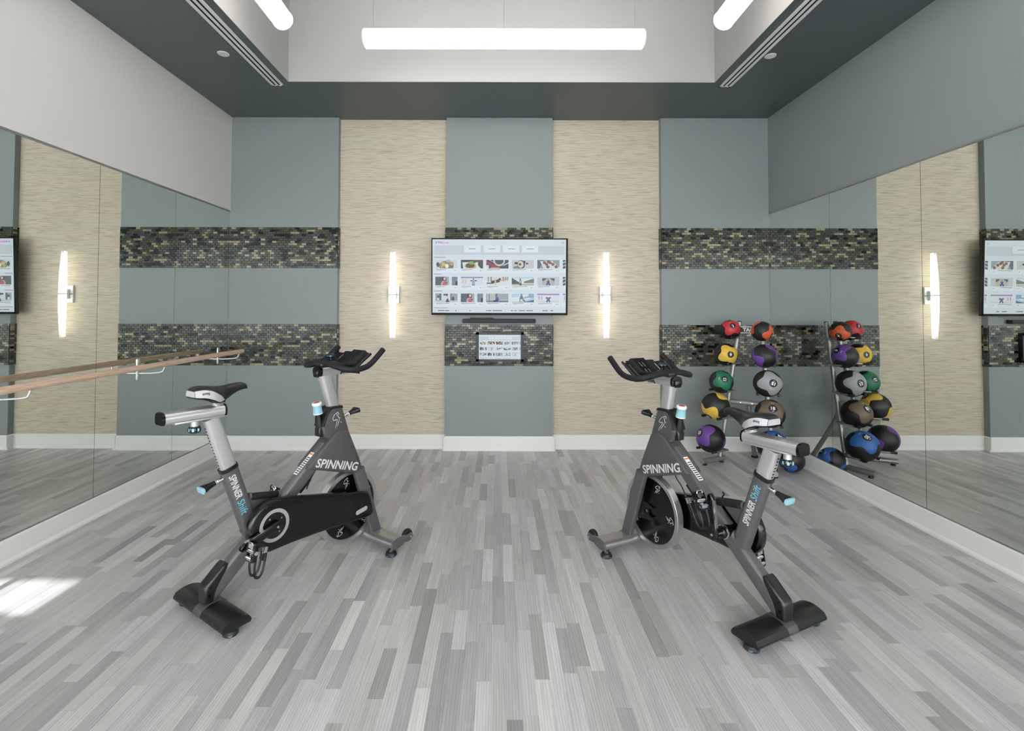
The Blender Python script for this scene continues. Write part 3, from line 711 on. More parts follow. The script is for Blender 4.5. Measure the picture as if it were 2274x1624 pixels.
def pedal(parent, c, y, tilt, side):
    """clip pedal with a toe cage; c = spindle point (x, z), side = +1 left, -1 right; cage hangs under the platform"""
    o = bpy.data.objects.new('pedal', None); COL.objects.link(o); o.parent = parent; o.location = (c[0], y + side * .062, c[1]); o.rotation_euler = (0, tilt, 0)
    a = rrect(.088, .064, .012, 3); i = rrect(.070, .048, .010, 3)
    mb = MB()
    for z0, z1 in ((-.010, .010),):
        k = len(a); v = [(u, w, z0) for u, w in a] + [(u, w, z1) for u, w in a] + [(u, w, z1) for u, w in i] + [(u, w, z0) for u, w in i]; f = []
        for q in range(k):
            j = (q + 1) % k; f += [(q, j, k + j, k + q), (k + q, k + j, 2 * k + j, 2 * k + q), (2 * k + q, 2 * k + j, 3 * k + j, 3 * k + q), (3 * k + q, 3 * k + j, j, q)]
        mb.add(v, f)
    mb.obj('pedal_body', black_gl, o)
    mb = MB(); mb.lathe([(.001, -.035), (.009, -.035), (.011, -.01), (.011, .03), (.001, .03)], ax=(0, 1, 0), seg=14); mb.obj('spindle', chrome, o)
    mb = MB(); mb.box(-.036, -.018, -.017, .017, .002, .014); mb.box(.016, .036, -.019, .019, .002, .012); mb.box(-.03, .03, -.007, .007, -.004, .006); mb.lathe([(.001, -.02), (.006, -.02), (.006, .02), (.001, .02)], o=(-.026, 0, .013), ax=(0, 1, 0), seg=10)
    mb.tube(smoothpath([(.034, -.02, .012), (.043, -.012, .016), (.043, .012, .016), (.034, .02, .012)], 4), .003, 8); mb.obj('cleat_clip', chrome, o)
    mb = MB()
    for s in (-.022, .022):
        mb.tube(smoothpath([(-.036, s, -.010), (-.075, s, -.012), (-.112, s * .9, -.024), (-.116, s * .8, -.046), (-.090, s * .75, -.058), (-.03, s * .7, -.062), (.0, s * .8, -.060)], 5), .0055, 8)
    mb.tube(smoothpath([(-.114, -.02, -.036), (-.118, 0, -.038), (-.114, .02, -.036)], 4), .0055, 8); mb.box(-.05, .0, -.024, .024, -.063, -.058); mb.obj('toe_cage', black_pl, o)
    mb = MB(); P = smoothpath([(.016, -.034, -.006), (.016, -.041, -.034), (.008, -.03, -.058), (.004, 0, -.066), (.008, .03, -.058), (.016, .041, -.034), (.016, .034, -.006)], 5)
    mb.loft([[p + Vector((u, 0, 0)) + q for u, q in ((-.008, Vector((0, 0, 0))), (.008, Vector((0, 0, 0))), (.008, Vector((0, 0, -.003))), (-.008, Vector((0, 0, -.003))))] for p in P]); mb.obj('strap', rubber, o)
    mb = MB(); mb.box(.0, .026, min(side * .036, side * .046), max(side * .036, side * .046), -.046, -.030); mb.box(.0, .026, min(side * .036, side * .048), max(side * .036, side * .048), -.024, -.020); mb.obj('buckle', chrome, o)

def spin_bike(label, loc, rz, seat, sl_dx, bar, crank, sidew):
    """x forward, y left. seat = rise of the seat post, sl_dx = seat slider set back, bar = (forward, up) handlebar shift, crank = direction of the right crank"""
    B = empty('spin_bike', label, 'exercise bike', (*loc, 0), rz, 'indoor cycling bikes')
    # --- feet and stabilisers
    for s in (-1, 1): foot(B, .0, s * .207); foot(B, .915, s * .262)
    rbox('rear_base_bar', -.045, .06, -.235, .235, .026, .046, frame_g, B, .006)
    def cover(y0, y1, g, name, M):
        hw = .066 * g; rings = []
        for yy, k in ((y0, .93), (y0 + .004, 1.0), (y1 - .004, 1.0), (y1, .93)):
            h = hw * (.97 + .03 * k); prof = [(-h * .94, .030), (-h, .036), (-h, .045 * g)] + [(-h + 2 * h * i_ / 12, (.047 + .030 * math.sin(math.pi * (.06 + .88 * i_ / 12)) ** .8 * k) * g) for i_ in range(1, 12)] + [(h, .045 * g), (h, .036), (h * .94, .030)]
            rings.append([(.014 + a, yy, c) for a, c in prof])
        return MB().loft(rings).obj(name, M, B, smooth=.5)
    cover(-.236, .236, 1.0, 'rear_base_cover', black_sat); cover(-.034, .034, 1.02, 'cover_band', frame_d)
    mb = MB(); a = rrect(.115, .054, .025, 5); mb.loft([[(.962 + u, yy, .058 + w) for u, w in a] for yy in (-.272, .272)]); mb.obj('front_base_bar', stabm, B)
    for s in (-1, 1):
        ec = prism('base_end_bracket', [(.905, .034), (.965, .030), (1.02, .045), (1.062, .040), (1.083, .062), (1.070, .082), (1.035, .080), (1.01, .088), (.96, .088), (.912, .074)], s * .268, s * .280, frame_g, B, .003, 2)
        w = MB().lathe([(.001, -.016), (.020, -.016), (.034, -.013), (.038, -.006), (.038, .006), (.034, .013), (.020, .016), (.001, .016)], o=(1.058, s * .250, .064), ax=(0, 1, 0), seg=28).obj('transport_wheel', rubber, B)
        MB().lathe([(.001, -.019), (.006, -.019), (.006, .034), (.001, .034)], o=(1.058, s * .250, .064), ax=(0, s, 0), seg=12).obj('wheel_axle', chrome, w)
        # fork legs
        mb = MB(); beam(mb, (.832, s * .062, .49), (.968, s * .062, .076), .078, .034, .012); mb.obj('fork_leg', frame_g, B)
        mb = MB(); P = smoothpath([(.905, 0, .062), (.925, 0, .082), (.965, 0, .0885), (1.005, 0, .0855), (1.022, 0, .066)], 5)
        mb.loft([[Vector((p.x, s * q, p.z)) for q in (.040, .084)] + [Vector((p.x, s * q, p.z - .006)) for q in (.084, .040)] for p in P]); mb.obj('fork_foot_plate', frame_g, B)
        prism('axle_dropout', [(.755, .300), (.80, .318), (.905, .318), (.918, .205), (.79, .222), (.755, .245), (.79, .252), (.80, .285)], s * .046, s * .051, black_sat, B, .002, 2)
        nt = MB().lathe([(.001, 0), (.016, 0), (.016, .014), (.010, .018), (.010, .028), (.001, .028)], o=(.812, s * .040, .268), ax=(0, s, 0), seg=6).obj('axle_nut', black_gl, B)
    # --- flywheel
    fc = Vector((.806, 0, .268)); fr = .212
    fwl = MB().lathe([(.186, -.010), (.188, -.020), (.210, -.0215), (fr, -.020), (fr, .020), (.210, .0215), (.188, .020), (.186, .010)], o=fc, ax=(0, 1, 0), seg=72).obj('flywheel', rim_m, B)
    fwl.data.update()
    MB().lathe([(.001, -.034), (.032, -.034), (.05, -.030), (.082, -.018), (.10, -.0155), (.168, -.0155), (.187, -.012), (.187, .012), (.168, .0155), (.10, .0155), (.082, .018), (.05, .030), (.032, .034), (.001, .034)], o=fc, ax=(0, 1, 0), seg=64).obj('flywheel_disc', black_gl, fwl)
    for s in (-1, 1):
        for k in range(5):
            a = math.radians(72 * k + 38 + (0 if s > 0 else -10)); cx, cz = fc.x + .135 * math.cos(a), fc.z + .135 * math.sin(a); cu, su = math.cos(a - math.pi / 2), math.sin(a - math.pi / 2)
            rider('rider_emblem', letter_g, fwl, lambda u, v, s=s, cx=cx, cz=cz, cu=cu, su=su: Vector((cx + (-s * u * cu - v * su) * .038, s * .0162, cz + (-s * u * su + v * cu) * .038)))
    # --- frame
    mb = MB(); beam(mb, (-.005, 0, .102), (.640, 0, .658), .084, .060, .020); mb.obj('main_tube', frame_g, B)
    mb = MB(); beam(mb, (.208, 0, .315), (.086, 0, .676), .080, .058, .020); mb.obj('seat_tube', frame_g, B)
    d = Vector((-.320, 0, .947))
    mb = MB(); beam(mb, Vector((.086, 0, .676)) - d * .004, Vector((.086, 0, .676)) + d * .014, .086, .064, .022); mb.obj('seat_tube_collar', black_sat, B)
    prism('gusset_plate', [(.150, .345), (.30, .47), (.345, .475), (.205, .503), (.145, .50)], -.010, .010, frame_d, B, .002, 2)
    gb = MB().lathe([(.001, 0), (.0165, 0), (.018, .004), (.018, .150), (.0165, .154), (.001, .154)], o=(.196, 0, .506), ax=(.165, 0, -.034), seg=18).obj('carry_grip', foam, B)
    for t in (-.012, .152): MB().lathe([(.001, 0), (.0205, 0), (.0205, .012), (.001, .012)], o=Vector((.196, 0, .506)) + Vector((.979, 0, -.202)) * t, ax=(.979, 0, -.202), seg=18).obj('grip_collar', frame_g, gb)
    MB().tube(smoothpath([(.318, 0, .492), (.316, 0, .510), (.306, 0, .524), (.316, 0, .531)], 4), .004, 8).obj('cable_hook', black_pl, B)
    # rubber guard at the foot of the main tube
    gd = prism('tube_guard', [(-.030, .078), (-.032, .140), (-.024, .164), (.048, .228), (.066, .238), (.078, .230), (.074, .208), (.050, .172), (.030, .140), (.018, .110), (.012, .078)], -.034, .034, black_sat, B, .011, 3)
    for s in (-1, 1):
        for z in (.118, .15): MB().lathe([(.001, 0), (.007, 0), (.006, .003), (.001, .003)], o=(-.012 + (z - .118) * .15, s * .0335, z), ax=(0, s, 0), seg=12).obj('bolt', black_gl, gd)
    # shroud and head
    sh = prism('shroud', [(.493, .575), (.503, .590), (.606, .678), (.634, .702), (.660, .724), (.690, .745), (.720, .748), (.752, .742), (.772, .727), (.850, .555), (.886, .449), (.874, .446), (.56, .552)], -.054, .054, frame_d, B, .010, 3)
    hd = prism('head_tube', [(.596, .786), (.616, .836), (.640, .876), (.655, .884), (.724, .882), (.733, .868), (.785, .715), (.70, .66), (.612, .722)], -.041, .041, frame_d, B, .010, 3)
    prism('head_collar', [(.593, .784), (.613, .840), (.638, .880), (.655, .890), (.728, .888), (.737, .870), (.722, .876), (.660, .877), (.645, .869), (.624, .832), (.606, .784)], -.043, .043, black_sat, B, .004, 2)
    for s in (-1, 1):
        rider('rider_emblem', letter_g, hd, lambda u, v, s=s: Vector((.688 - s * u * .056 + v * -.014 + .004, s * .0418, .792 + v * .058)))
        ax = Vector((.9527, 0, -.3037)); a, c = (ax * s * -1, Vector((.3037, 0, .9527)))
        place_text('brand_lettering', 'SPINNING', .066, (.690, s * .0545, .5515), a, c, letter_g, sh, bold=.0014, shear=.12, width=.305)
        MB().lathe([(.001, 0), (.0035, 0), (.0035, .0005), (.001, .0005)], o=Vector((.690, s * .0546, .5515)) + a * .154 + c * -.020, ax=(0, s, 0), seg=8).obj('brand_dot', letter_g, sh)
        # SPINNER Shift along the seat tube
        dn = Vector((.320, 0, -.947))
        if s < 0: uu, vv = dn, Vector((.947, 0, .320))
        else: uu, vv = -dn, Vector((.947, 0, .320))
        ctr = Vector((.128, s * .0302, .540))
        if s < 0:
            place_text('model_lettering', 'SPINNER', .047, ctr + uu * -.052 + vv * -.004, uu, vv, letter_g, B, bold=.0010, shear=.12, width=.128); place_text('model_lettering', 'Shift', .050, ctr + uu * .062 + vv * -.004, uu, vv, letter_c, B, bold=.0004, shear=.12, width=.078)
        else:
            place_text('model_lettering', 'SPINNER', .047, ctr + uu * -.046, uu, vv, letter_g, B, bold=.0010, shear=.12, width=.128); place_text('model_lettering', 'Shift', .050, ctr + uu * .066, uu, vv, letter_c, B, bold=.0004, shear=.12, width=.078)
    # label on the rear face of the main tube
    t = Vector((.7574, 0, .6529)); nv = Vector((-.6529, 0, .7574)); c0 = Vector((.322, 0, .3839)) + nv * .0424
    mb = MB(); q = [c0 + t * a + Vector((0, w, 0)) + nv * .0004 for a, w in ((.205, -.016), (.350, -.016), (.350, .016), (.205, .016))]; mb.add(q, [(0, 1, 2, 3)]); wl = mb.obj('warning_label', white_pl, B, smooth=0)
    mb = MB()
    for k in range(9): a = .212 + k * .0125; mb.add([c0 + t * (a + i) + Vector((0, w, 0)) + nv * .0008 for i, w in ((0, -.013), (.006, -.013), (.006, .012), (0, .012))], [(0, 1, 2, 3)])
    mb.obj('label_print', dark_p, wl, smooth=0)
    mb = MB(); mb.add([c0 + t * a + Vector((0, w, 0)) + nv * .0009 for a, w in ((.334, -.014), (.343, -.014), (.343, .014), (.334, .014))], [(0, 1, 2, 3)]); mb.obj('label_heading', mat('orange_print', (215, 120, 60), .5), wl, smooth=0)
    # resistance lever
    bd = Vector((-.16, 0, .987)).normalized(); b0 = Vector((.605, 0, .772))
    MB().lathe([(.001, 0), (.022, 0), (.021, .05), (.0165, .075), (.0165, .10), (.001, .10)], o=b0, ax=bd, seg=20).obj('brake_stem', black_gl, B)
    prism('brake_boot', [(.585, .73), (.583, .775), (.60, .792), (.625, .80), (.64, .76), (.62, .72)], -.024, .024, black_sat, B, .008)
    kb = MB().lathe([(.001, 0), (.0265, 0), (.0265, .006), (.0245, .03), (.0235, .046), (.0255, .052), (.001, .052)], o=b0 + bd * .085, ax=bd, seg=28).obj('brake_knob', cyan, B)
    MB().lathe([(.0262, 0), (.0272, .002), (.0272, .012), (.024, .016), (.001, .0165)], o=b0 + bd * .137, ax=bd, seg=28).obj('knob_cap', white_pl, kb)
    e1 = Vector((0, 1, 0)); e2 = bd.cross(e1)
    mb = MB(); mb.lathe([(.001, 0), (.016, 0), (.016, .0004), (.013, .0004)], o=b0 + bd * .1536, ax=bd, seg=20); mb.obj('cap_print', red_p, kb)
    MB().lathe([(.0262, -.001), (.0275, .002), (.0262, .005)], o=b0 + bd * .086, ax=bd, seg=28).obj('knob_rim', white_pl, kb)
    lever(B, (.765, 0, .810), (.868, 0, .836), black_pl); lever(B, (.066, 0, .636), (-.042, 0, .606), cyan)
    # brake cable and caliper above the wheel
    MB().tube(smoothpath([(.62, .02, .58), (.60, .03, .53), (.565, .025, .49), (.535, .02, .44)], 5), .0035, 8).obj('brake_cable', black_pl, B)
    
    mb = MB(); beam(mb, (.535, 0, .505), (.470, 0, .450), .030, .030, .008); mb.obj('brake_module', black_pl, B)
    # --- chain guard on the right side
    cxz = Vector((.271, 0, .361)); pol = []
    for k in range(13): a = math.radians(262 - k * 14.5); pol.append((cxz.x + .132 * math.cos(a), cxz.z + .130 * math.sin(a)))
    pol += [(.36, .474), (.60, .418), (.845, .360), (.885, .344), (.902, .318), (.927, .226), (.922, .207), (.900, .197), (.866, .196), (.70, .212), (.53, .225), (.38, .232)]
    cg = prism('chain_guard', pol, -.100, -.048, black_gl, B, .016, 4)
    mb = MB(); k = 48; v = []; f = []
    for r_ in (.0815, .0635): v += [(cxz.x + r_ * math.cos(2 * math.pi * i / k), -.1006, cxz.z + r_ * math.sin(2 * math.pi * i / k)) for i in range(k)]
    f = [(i, (i + 1) % k, k + (i + 1) % k, k + i) for i in range(k)]; mb.add(v, f); mb.obj('guard_ring', mat('ring_grey', (150, 150, 150), .5), cg, smooth=0)
    mb = MB(); t = Vector((.97, 0, .12)).normalized(); nn = Vector((-t.z, 0, t.x)); P = rrect(.088, .026, .0129, 5); mb.add([Vector((.829, -.1006, .254)) + t * u + nn * w for u, w in P], [tuple(range(len(P)))]); mb.obj('guard_slot', mat('slot_pale', (165, 165, 155), .5), cg, smooth=0)
    for px, pz in ((.225, .466), (.43, .437), (.70, .382)): MB().lathe([(.001, 0), (.007, 0), (.007, .002), (.001, .002)], o=(px, -.0995, pz), ax=(0, -1, 0), seg=12).obj('guard_screw', slotm, cg)
    for k in range(4): a = math.radians(35 + 90 * k); MB().lathe([(.001, 0), (.0045, 0), (.0045, .002), (.001, .002)], o=(cxz.x + .046 * math.cos(a), -.0995, cxz.z + .046 * math.sin(a)), ax=(0, -1, 0), seg=10).obj('guard_bolt', chrome, cg)
    # bottom bracket, cranks, pedals
    bbk = MB().lathe([(.001, -.125), (.012, -.125), (.012, -.03), (.030, -.03), (.030, .070), (.022, .076), (.014, .108), (.014, .120), (.001, .120)], o=cxz, ax=(0, 1, 0), seg=24).obj('bottom_bracket', black_gl, B)
    MB().lathe([(.0305, .046), (.034, .047), (.034, .055), (.0305, .056)], o=cxz, ax=(0, 1, 0), seg=32).obj('bracket_ring', chrome, bbk)
    for s in (-1, 1):
        cdv = Vector((crank[0], 0, crank[1])).normalized() * (1 if s < 0 else -1); y0 = s * .118; nv = Vector((-cdv.z, 0, cdv.x)); rings = []
        for t, w in ((-.026, .010), (-.020, .020), (0, .0245), (.05, .0215), (.12, .0205), (.165, .0205), (.184, .015), (.191, .006)):
            rings.append([cxz + cdv * t + nv * u + Vector((0, y0 + q, 0)) for u, q in rrect(2 * w, .024, min(w, .012) * .75, 3)])
        ca = MB().loft(rings).obj('crank_arm', black_gl, B)
        mb = MB(); hl = nv * (.0182 if nv.z > 0 else -.0182); mb.loft([[cxz + cdv * t + hl + Vector((0, y0 + q, 0)) + nv * w for q, w in ((-.0085, -.003), (.0085, -.003), (.0085, .004), (-.0085, .004))] for t in (.03, .165)]); mb.obj('crank_polish', chrome, ca)
        MB().lathe([(.001, 0), (.006, 0), (.006, .003), (.0035, .003), (.001, .002)], o=cxz + Vector((0, y0 + s * .012, 0)), ax=(0, s, 0), seg=14).obj('crank_bolt', chrome, ca)
        pe = cxz + cdv * .170
        til = math.radians(-80) if s < 0 else math.radians(-62)
        pedal(B, (pe.x, pe.z), y0 + s * .008, til, s)
    # --- seat post, slider, saddle
    d = Vector((-.320, 0, .947)); p0 = Vector((.086, 0, .676)); top = p0 + d * seat
    mb = MB(); beam(mb, p0 + d * -.05, top, .074, .050, .018); sp = mb.obj('seat_post', silver, B)
    mb = MB(); nb = Vector((-.947, 0, -.320)); n_h = int((seat - .03) / .0165)
    for k in range(n_h): c = p0 + d * (.024 + k * .0165) + nb * .0372; mb.add([c + Vector((0, .0065 * math.cos(a), 0)) + d * (.0048 * math.sin(a)) for a in [2 * math.pi * i / 10 for i in range(10)]], [tuple(range(10))])
    mb.obj('post_holes', slotm, sp, smooth=0)
    zc = top.z + .033; xa, xb = top.x - sl_dx[0], top.x + sl_dx[1]
    prof = [(-.030, -.026), (.030, -.026), (.036, -.018), (.038, -.004), (.0365, .010), (.030, .020), (.016, .0265), (-.016, .0265), (-.030, .020), (-.0365, .010), (-.038, -.004), (-.036, -.018)]
    sd = MB().loft([[(x, a, zc + c) for a, c in prof] for x in (xa + .008, xb - .004)]).obj('seat_slider', alum, B, smooth=.5)
    for x0, x1 in ((xa - .004, xa + .009), (xb - .005, xb + .004)):
        MB().loft([[(x, a * 1.03, zc + c * 1.03) for a, c in prof] for x in (x0, x1)]).obj('end_cap', black_gl, sd, smooth=.5)
    rbox('cap_lip', xb + .004, xb + .014, -.02, .02, zc - .028, zc - .004, black_gl, sd, .003); rbox('slider_rail', xa + .05, xb + .008, -.030, .030, zc - .033, zc - .024, alum, sd, .002)
    MB().lathe([(.001, 0), (.016, 0), (.0175, -.030), (.001, -.030)], o=(top.x - .070, 0, zc - .030), seg=20).obj('knob_stem', silver, sd)
    lobed_knob(B, (top.x - .070, 0, zc - .074), .026, .034, mat('teal_black', (12, 26, 34), .2), cyan)
    rbox('slider_stop', xa + .06, xa + .085, -.012, .012, zc - .036, zc - .024, black_pl, sd, .003)
    # saddle: rear at sx
    sx, sz = xb - .146, zc + .121; KX = .266 / .303
    XS = [0, .012, .04, .08, .115, .15, .185, .22, .255, .285, .298, .303]; WS = [.044, .060, .075, .077, .066, .047, .034, .028, .025, .022, .016, .006]
    ZS = [-.005, -.001, .003, .0, -.005, -.008, -.006, -.002, .0, -.006, -.016, -.026]; DS = [.044, .050, .056, .066, .074, .068, .054, .044, .036, .028, .018, .006]
    def secx(xx):
        i_ = max(k for k in range(len(XS) - 1) if XS[k] <= xx + 1e-9); t_ = (xx - XS[i_]) / (XS[i_ + 1] - XS[i_])
        def ip(A_):
            a_, b_, c_, d_ = A_[max(i_ - 1, 0)], A_[i_], A_[i_ + 1], A_[min(i_ + 2, len(A_) - 1)]
            lo, hi = min(b_, c_), max(b_, c_); return min(max(.5 * (2 * b_ + (c_ - a_) * t_ + (2 * a_ - 5 * b_ + 4 * c_ - d_) * t_ * t_ + (3 * b_ - a_ - 3 * c_ + d_) * t_ ** 3), lo - .002), hi + .002)
        w, z, dd = ip(WS), ip(ZS), ip(DS); e_ = min(1, dd / .04)
        return [(0, z), (w * .35, z - .001 * e_), (w * .62, z - .004 * e_), (w * .82, z - .010 * e_), (w * .95, z - .020 * e_), (w, z - .034 * e_ if dd > .05 else z - dd * .65), (w * .985, z - dd * .85), (w * .93, z - dd)]
    xs = [.303 * (k / 30) for k in range(31)]; rings = []
    for xx in xs:
        q = secx(xx); rings.append([(sx + xx * KX, -a, sz + c) for a, c in q[::-1]] + [(sx + xx * KX, a, sz + c) for a, c in q[1:]])
    sdl = MB().loft(rings).obj('saddle', vinyl, B, smooth=1.2)
    def flank(xx, t_):
        q = secx(xx)[3:]; L_ = [0]
        for k in range(len(q) - 1): L_.append(L_[-1] + math.hypot(q[k + 1][0] - q[k][0], q[k + 1][1] - q[k][1]))
        t_ *= L_[-1]; k = max(k for k in range(len(q) - 1) if L_[k] <= t_ + 1e-9); u_ = (t_ - L_[k]) / (L_[k + 1] - L_[k] + 1e-9); return q[k][0] + (q[k + 1][0] - q[k][0]) * u_, q[k][1] + (q[k + 1][1] - q[k][1]) * u_
    for s in (-1, 1):
        rows = []
        for k in range(17):
            xx = .150 * k / 16; v_ = k / 16; f0 = .02 + .62 * v_ ** 1.5 + (.25 * max(0, (v_ - .8) / .2) ** 2); f1 = .80 + .15 * v_ ; f1 = max(f1 - (.10 * max(0, (v_ - .85) / .15) ** 2), f0 + .01)
            row = []
            for m_ in range(7): a, c = flank(xx, f0 + (f1 - f0) * m_ / 6); row.append(Vector((sx + xx * KX, s * (a + .0016), sz + c + (.001 if m_ == 0 else 0))))
            rows.append(row)
        MB().loft(rows, cap=False, close=False).obj('saddle_side_panel', saddle_w, sdl, smooth=1.2, fix=False)
    q = [flank(0, k / 6 * .8 + .02) for k in range(7)]; mb = MB(); mb.add([Vector((sx - .0012, a, sz + c)) for a, c in q] + [Vector((sx - .0012, -a, sz + c)) for a, c in q[::-1]], [tuple(range(14))]); mb.obj('saddle_rear_panel', saddle_w, sdl, smooth=0)
    for s in (-1, 1):
        a, c = flank(.036, .45); place_text('saddle_lettering', 'spinning', .016, (sx + .036 * KX, s * (a + .0055), sz + c), (-s, 0, 0) if s > 0 else (1, 0, 0), (0, -s * .3, .95), dark_p, sdl, bold=.0004, width=.032)
        MB().tube(smoothpath([(sx + .04, s * .022, sz - .055), (sx + .09, s * .022, sz - .072), (sx + .145, s * .022, sz - .072), (sx + .20, s * .014, sz - .038)], 5), .0035, 8).obj('saddle_rail', black_pl, sdl)
    MB().loft([[(sx + xx, a, sz + z_) for a in (-.05 * k, .05 * k)] + [(sx + xx, a, sz + z_ - .012) for a in (.05 * k, -.05 * k)] for xx, z_, k in ((.012, -.034, .7), (.06, -.050, 1.0), (.11, -.060, .8), (.17, -.05, .4))]).obj('saddle_base', black_pl, sdl)
    rbox('saddle_clamp', sx + .095, sx + .145, -.032, .032, sz - .084, sz - .062, black_gl, sdl, .005)
    MB().lathe([(.001, 0), (.030, 0), (.026, .012), (.019, .022), (.019, .03), (.001, .03)], o=(sx + .118, 0, zc + .020), seg=22).obj('clamp_post', alum, sd)
    # --- handlebar post, slider and bars
    bx, bz = bar; hd_ = Vector((-.300, 0, .954)); q0 = Vector((.690, 0, .880)); q1 = Vector((.6335, 0, 1.068)) + Vector((bx * .62, 0, bz))
    mb = MB(); beam(mb, q0 - hd_ * .05, q1, .072, .050, .018); hp = mb.obj('handlebar_post', silver, B)
    mb = MB(); beam(mb, q1 - hd_ * .018, q1 + hd_ * .014, .078, .056, .020); mb.obj('post_head', silver, hp)
    mb = MB()
    for k in range(int(9 + bz * 100)): c = q0 + hd_ * (.02 + k * .0165) + Vector((.954, 0, .300)) * .0363; mb.add([c + Vector((0, .006 * math.cos(a), 0)) + hd_ * (.0045 * math.sin(a)) for a in [2 * math.pi * i / 10 for i in range(10)]], [tuple(range(10))])
    mb.obj('post_holes', slotm, hp, smooth=0)
    def T(x, y, z): return Vector((x + bx, y, z + bz))
    hx = q1.x - .050
    hs = MB().loft([[(x, a, bz + 1.099 + c) for a, c in prof] for x in (hx + .008, hx + .135)]).obj('handlebar_slider', alum, B, smooth=.5)
    MB().loft([[(x, a * 1.03, bz + 1.099 + c * 1.03) for a, c in prof] for x in (hx - .004, hx + .009)]).obj('end_cap', black_gl, hs, smooth=.5)
    rbox('cap_wedge', hx - .014, hx - .003, -.022, .022, bz + 1.066, bz + 1.105, black_gl, hs, .004)
    rbox('slider_carriage', hx + .02, hx + .205, -.026, .026, bz + 1.070, bz + 1.079, silver, hs, .002)
    rbox('slider_front_cap', hx + .133, hx + .139, -.037, .037, bz + 1.073, bz + 1.118, black_gl, hs, .002)
    half = [(.602, 0, 1.150), (.606, .05, 1.146), (.612, .10, 1.138), (.622, .15, 1.127), (.645, .190, 1.117), (.69, .210, 1.114), (.75, .214, 1.122), (.79, .213, 1.138), (.83, .211, 1.166), (.886, .208, 1.211)]
    full = [T(x, -y, z) for x, y, z in half[::-1]] + [T(x, y, z) for x, y, z in half[1:]]
    hb = MB().tube(smoothpath(full, 6), .0168, 14).obj('handlebar', foam, B)
    for s in (-1, 1):
        MB().lathe([(.0168, 0), (.0175, .001), (.0165, .006), (.010, .0105), (.001, .012)], o=T(.885, s * .208, 1.210), ax=(.056, -s * .003, .045), seg=16).obj('bar_end', foam, hb)
        MB().tube(smoothpath([T(.612, s * .07, 1.142), T(.66, s * .088, 1.136), T(.73, s * .085, 1.130), T(.785, s * .06, 1.120), T(.80, 0, 1.112)], 5), .0125, 12).obj('inner_bar', foam, hb)
    rbox('bar_clamp', .585 + bx, .70 + bx, -.034, .034, bz + 1.122, bz + 1.150, black_sat, hb, .010, 3)
    lobed_knob(B, T(.672, 0, 1.182), .025, .026, mat('teal_black', (12, 26, 34), .2), cyan_d)
    MB().lathe([(.001, 0), (.010, 0), (.010, .04), (.001, .04)], o=T(.672, 0, 1.135), seg=14).obj('knob_stem', black_gl, hb)
    # media tray: three folded panels with long slots, built from bars round each slot
    ts0, ts1 = Vector((.735, 0, 1.098)), Vector((.880, 0, 1.192)); td = ts1 - ts0; tn = Vector((-td.z, 0, td.x)).normalized()
    def tray(u, y, th=0):  # u 0..1 up the tray
        f = .018 * max(0, abs(y) / .06 - .75) ; dip = -.012 if abs(y) > .055 else 0
        lean = -.10 * max(0, abs(y) - .06)
        return T(*(ts0 + td * (u * (1 - 1.1 * max(0, abs(y) - .07))) + tn * (dip + th + lean + f) + Vector((0, y, 0))))
    def slab(mb, u0, u1, y0, y1, th=.006):
        nU, nY = 3, 3; top_ = [[tray(u0 + (u1 - u0) * i / nU, y0 + (y1 - y0) * j / nY, th) for j in range(nY + 1)] for i in range(nU + 1)]; bot = [[tray(u0 + (u1 - u0) * i / nU, y0 + (y1 - y0) * j / nY, 0) for j in range(nY + 1)] for i in range(nU + 1)]
        v = [p for r in top_ for p in r] + [p for r in bot for p in r]; k = (nU + 1) * (nY + 1); f = []
        for i in range(nU):
            for j in range(nY): q = i * (nY + 1) + j; f += [(q, q + 1, q + nY + 2, q + nY + 1), (k + q, k + q + nY + 1, k + q + nY + 2, k + q + 1)]
        bd_ = [j for j in range(nY + 1)] + [(i) * (nY + 1) + nY for i in range(1, nU + 1)] + [nU * (nY + 1) + j for j in range(nY - 1, -1, -1)] + [i * (nY + 1) for i in range(nU - 1, 0, -1)]
        for a in range(len(bd_)): p_, q_ = bd_[a], bd_[(a + 1) % len(bd_)]; f.append((p_, q_, k + q_, k + p_))
        mb.add(v, f)
    mb = MB()
    slab(mb, 0, 1.06, -.060, -.030); slab(mb, 0, 1.06, .030, .060); slab(mb, 0, .22, -.030, .030); slab(mb, .88, 1.06, -.030, .030); slab(mb, .50, .60, -.030, .030)
    for y0, y1 in ((-.030, -.019), (-.007, .007), (.019, .030)): slab(mb, .22, .88, y0, y1)
    mb.obj('media_tray', black_sat, hb, smooth=.4)
    for s in (-1, 1):
        mb = MB()
        for y0, y1 in ((.060, .095), (.108, .150)): slab(mb, .02, .98 if y0 < .1 else .86, s * y0, s * y1)
        slab(mb, .02, .16, s * .095, s * .108); slab(mb, .80, .97, s * .095, s * .108); slab(mb, -.05, .9, s * .150, s * .158, .014); mb.obj('tray_wing', black_sat, hb, smooth=.4)
        MB().tube([tray(.06, s * .16, .006), tray(.80, s * .162, .012)], .007, 10).obj('tray_rail', black_sat, hb)
    mb = MB(); mb.loft([[T(x, a, z) for a in (-w, w)] + [T(x, a, z - .014) for a in (w, -w)] for x, z, w in ((.70, 1.108, .03), (.76, 1.096, .085), (.83, 1.080, .07), (.862, 1.072, .03))]); mb.obj('tray_base', black_sat, hb)
    return B
rad = math.radians
spin_bike('grey spin bike beside the barre mirrors, its saddle and bars set high', (-1.361, 2.398), rad(90 - 34.74), .277, (.216, .056), (0, 0), (-.966, -.255), 1)
spin_bike('grey spin bike in front of the medicine ball rack, its saddle set low', (1.284, 2.281), rad(90 + 25.99), .150, (.142, .140), (.055, -.048), (-.09, -.996), 1)

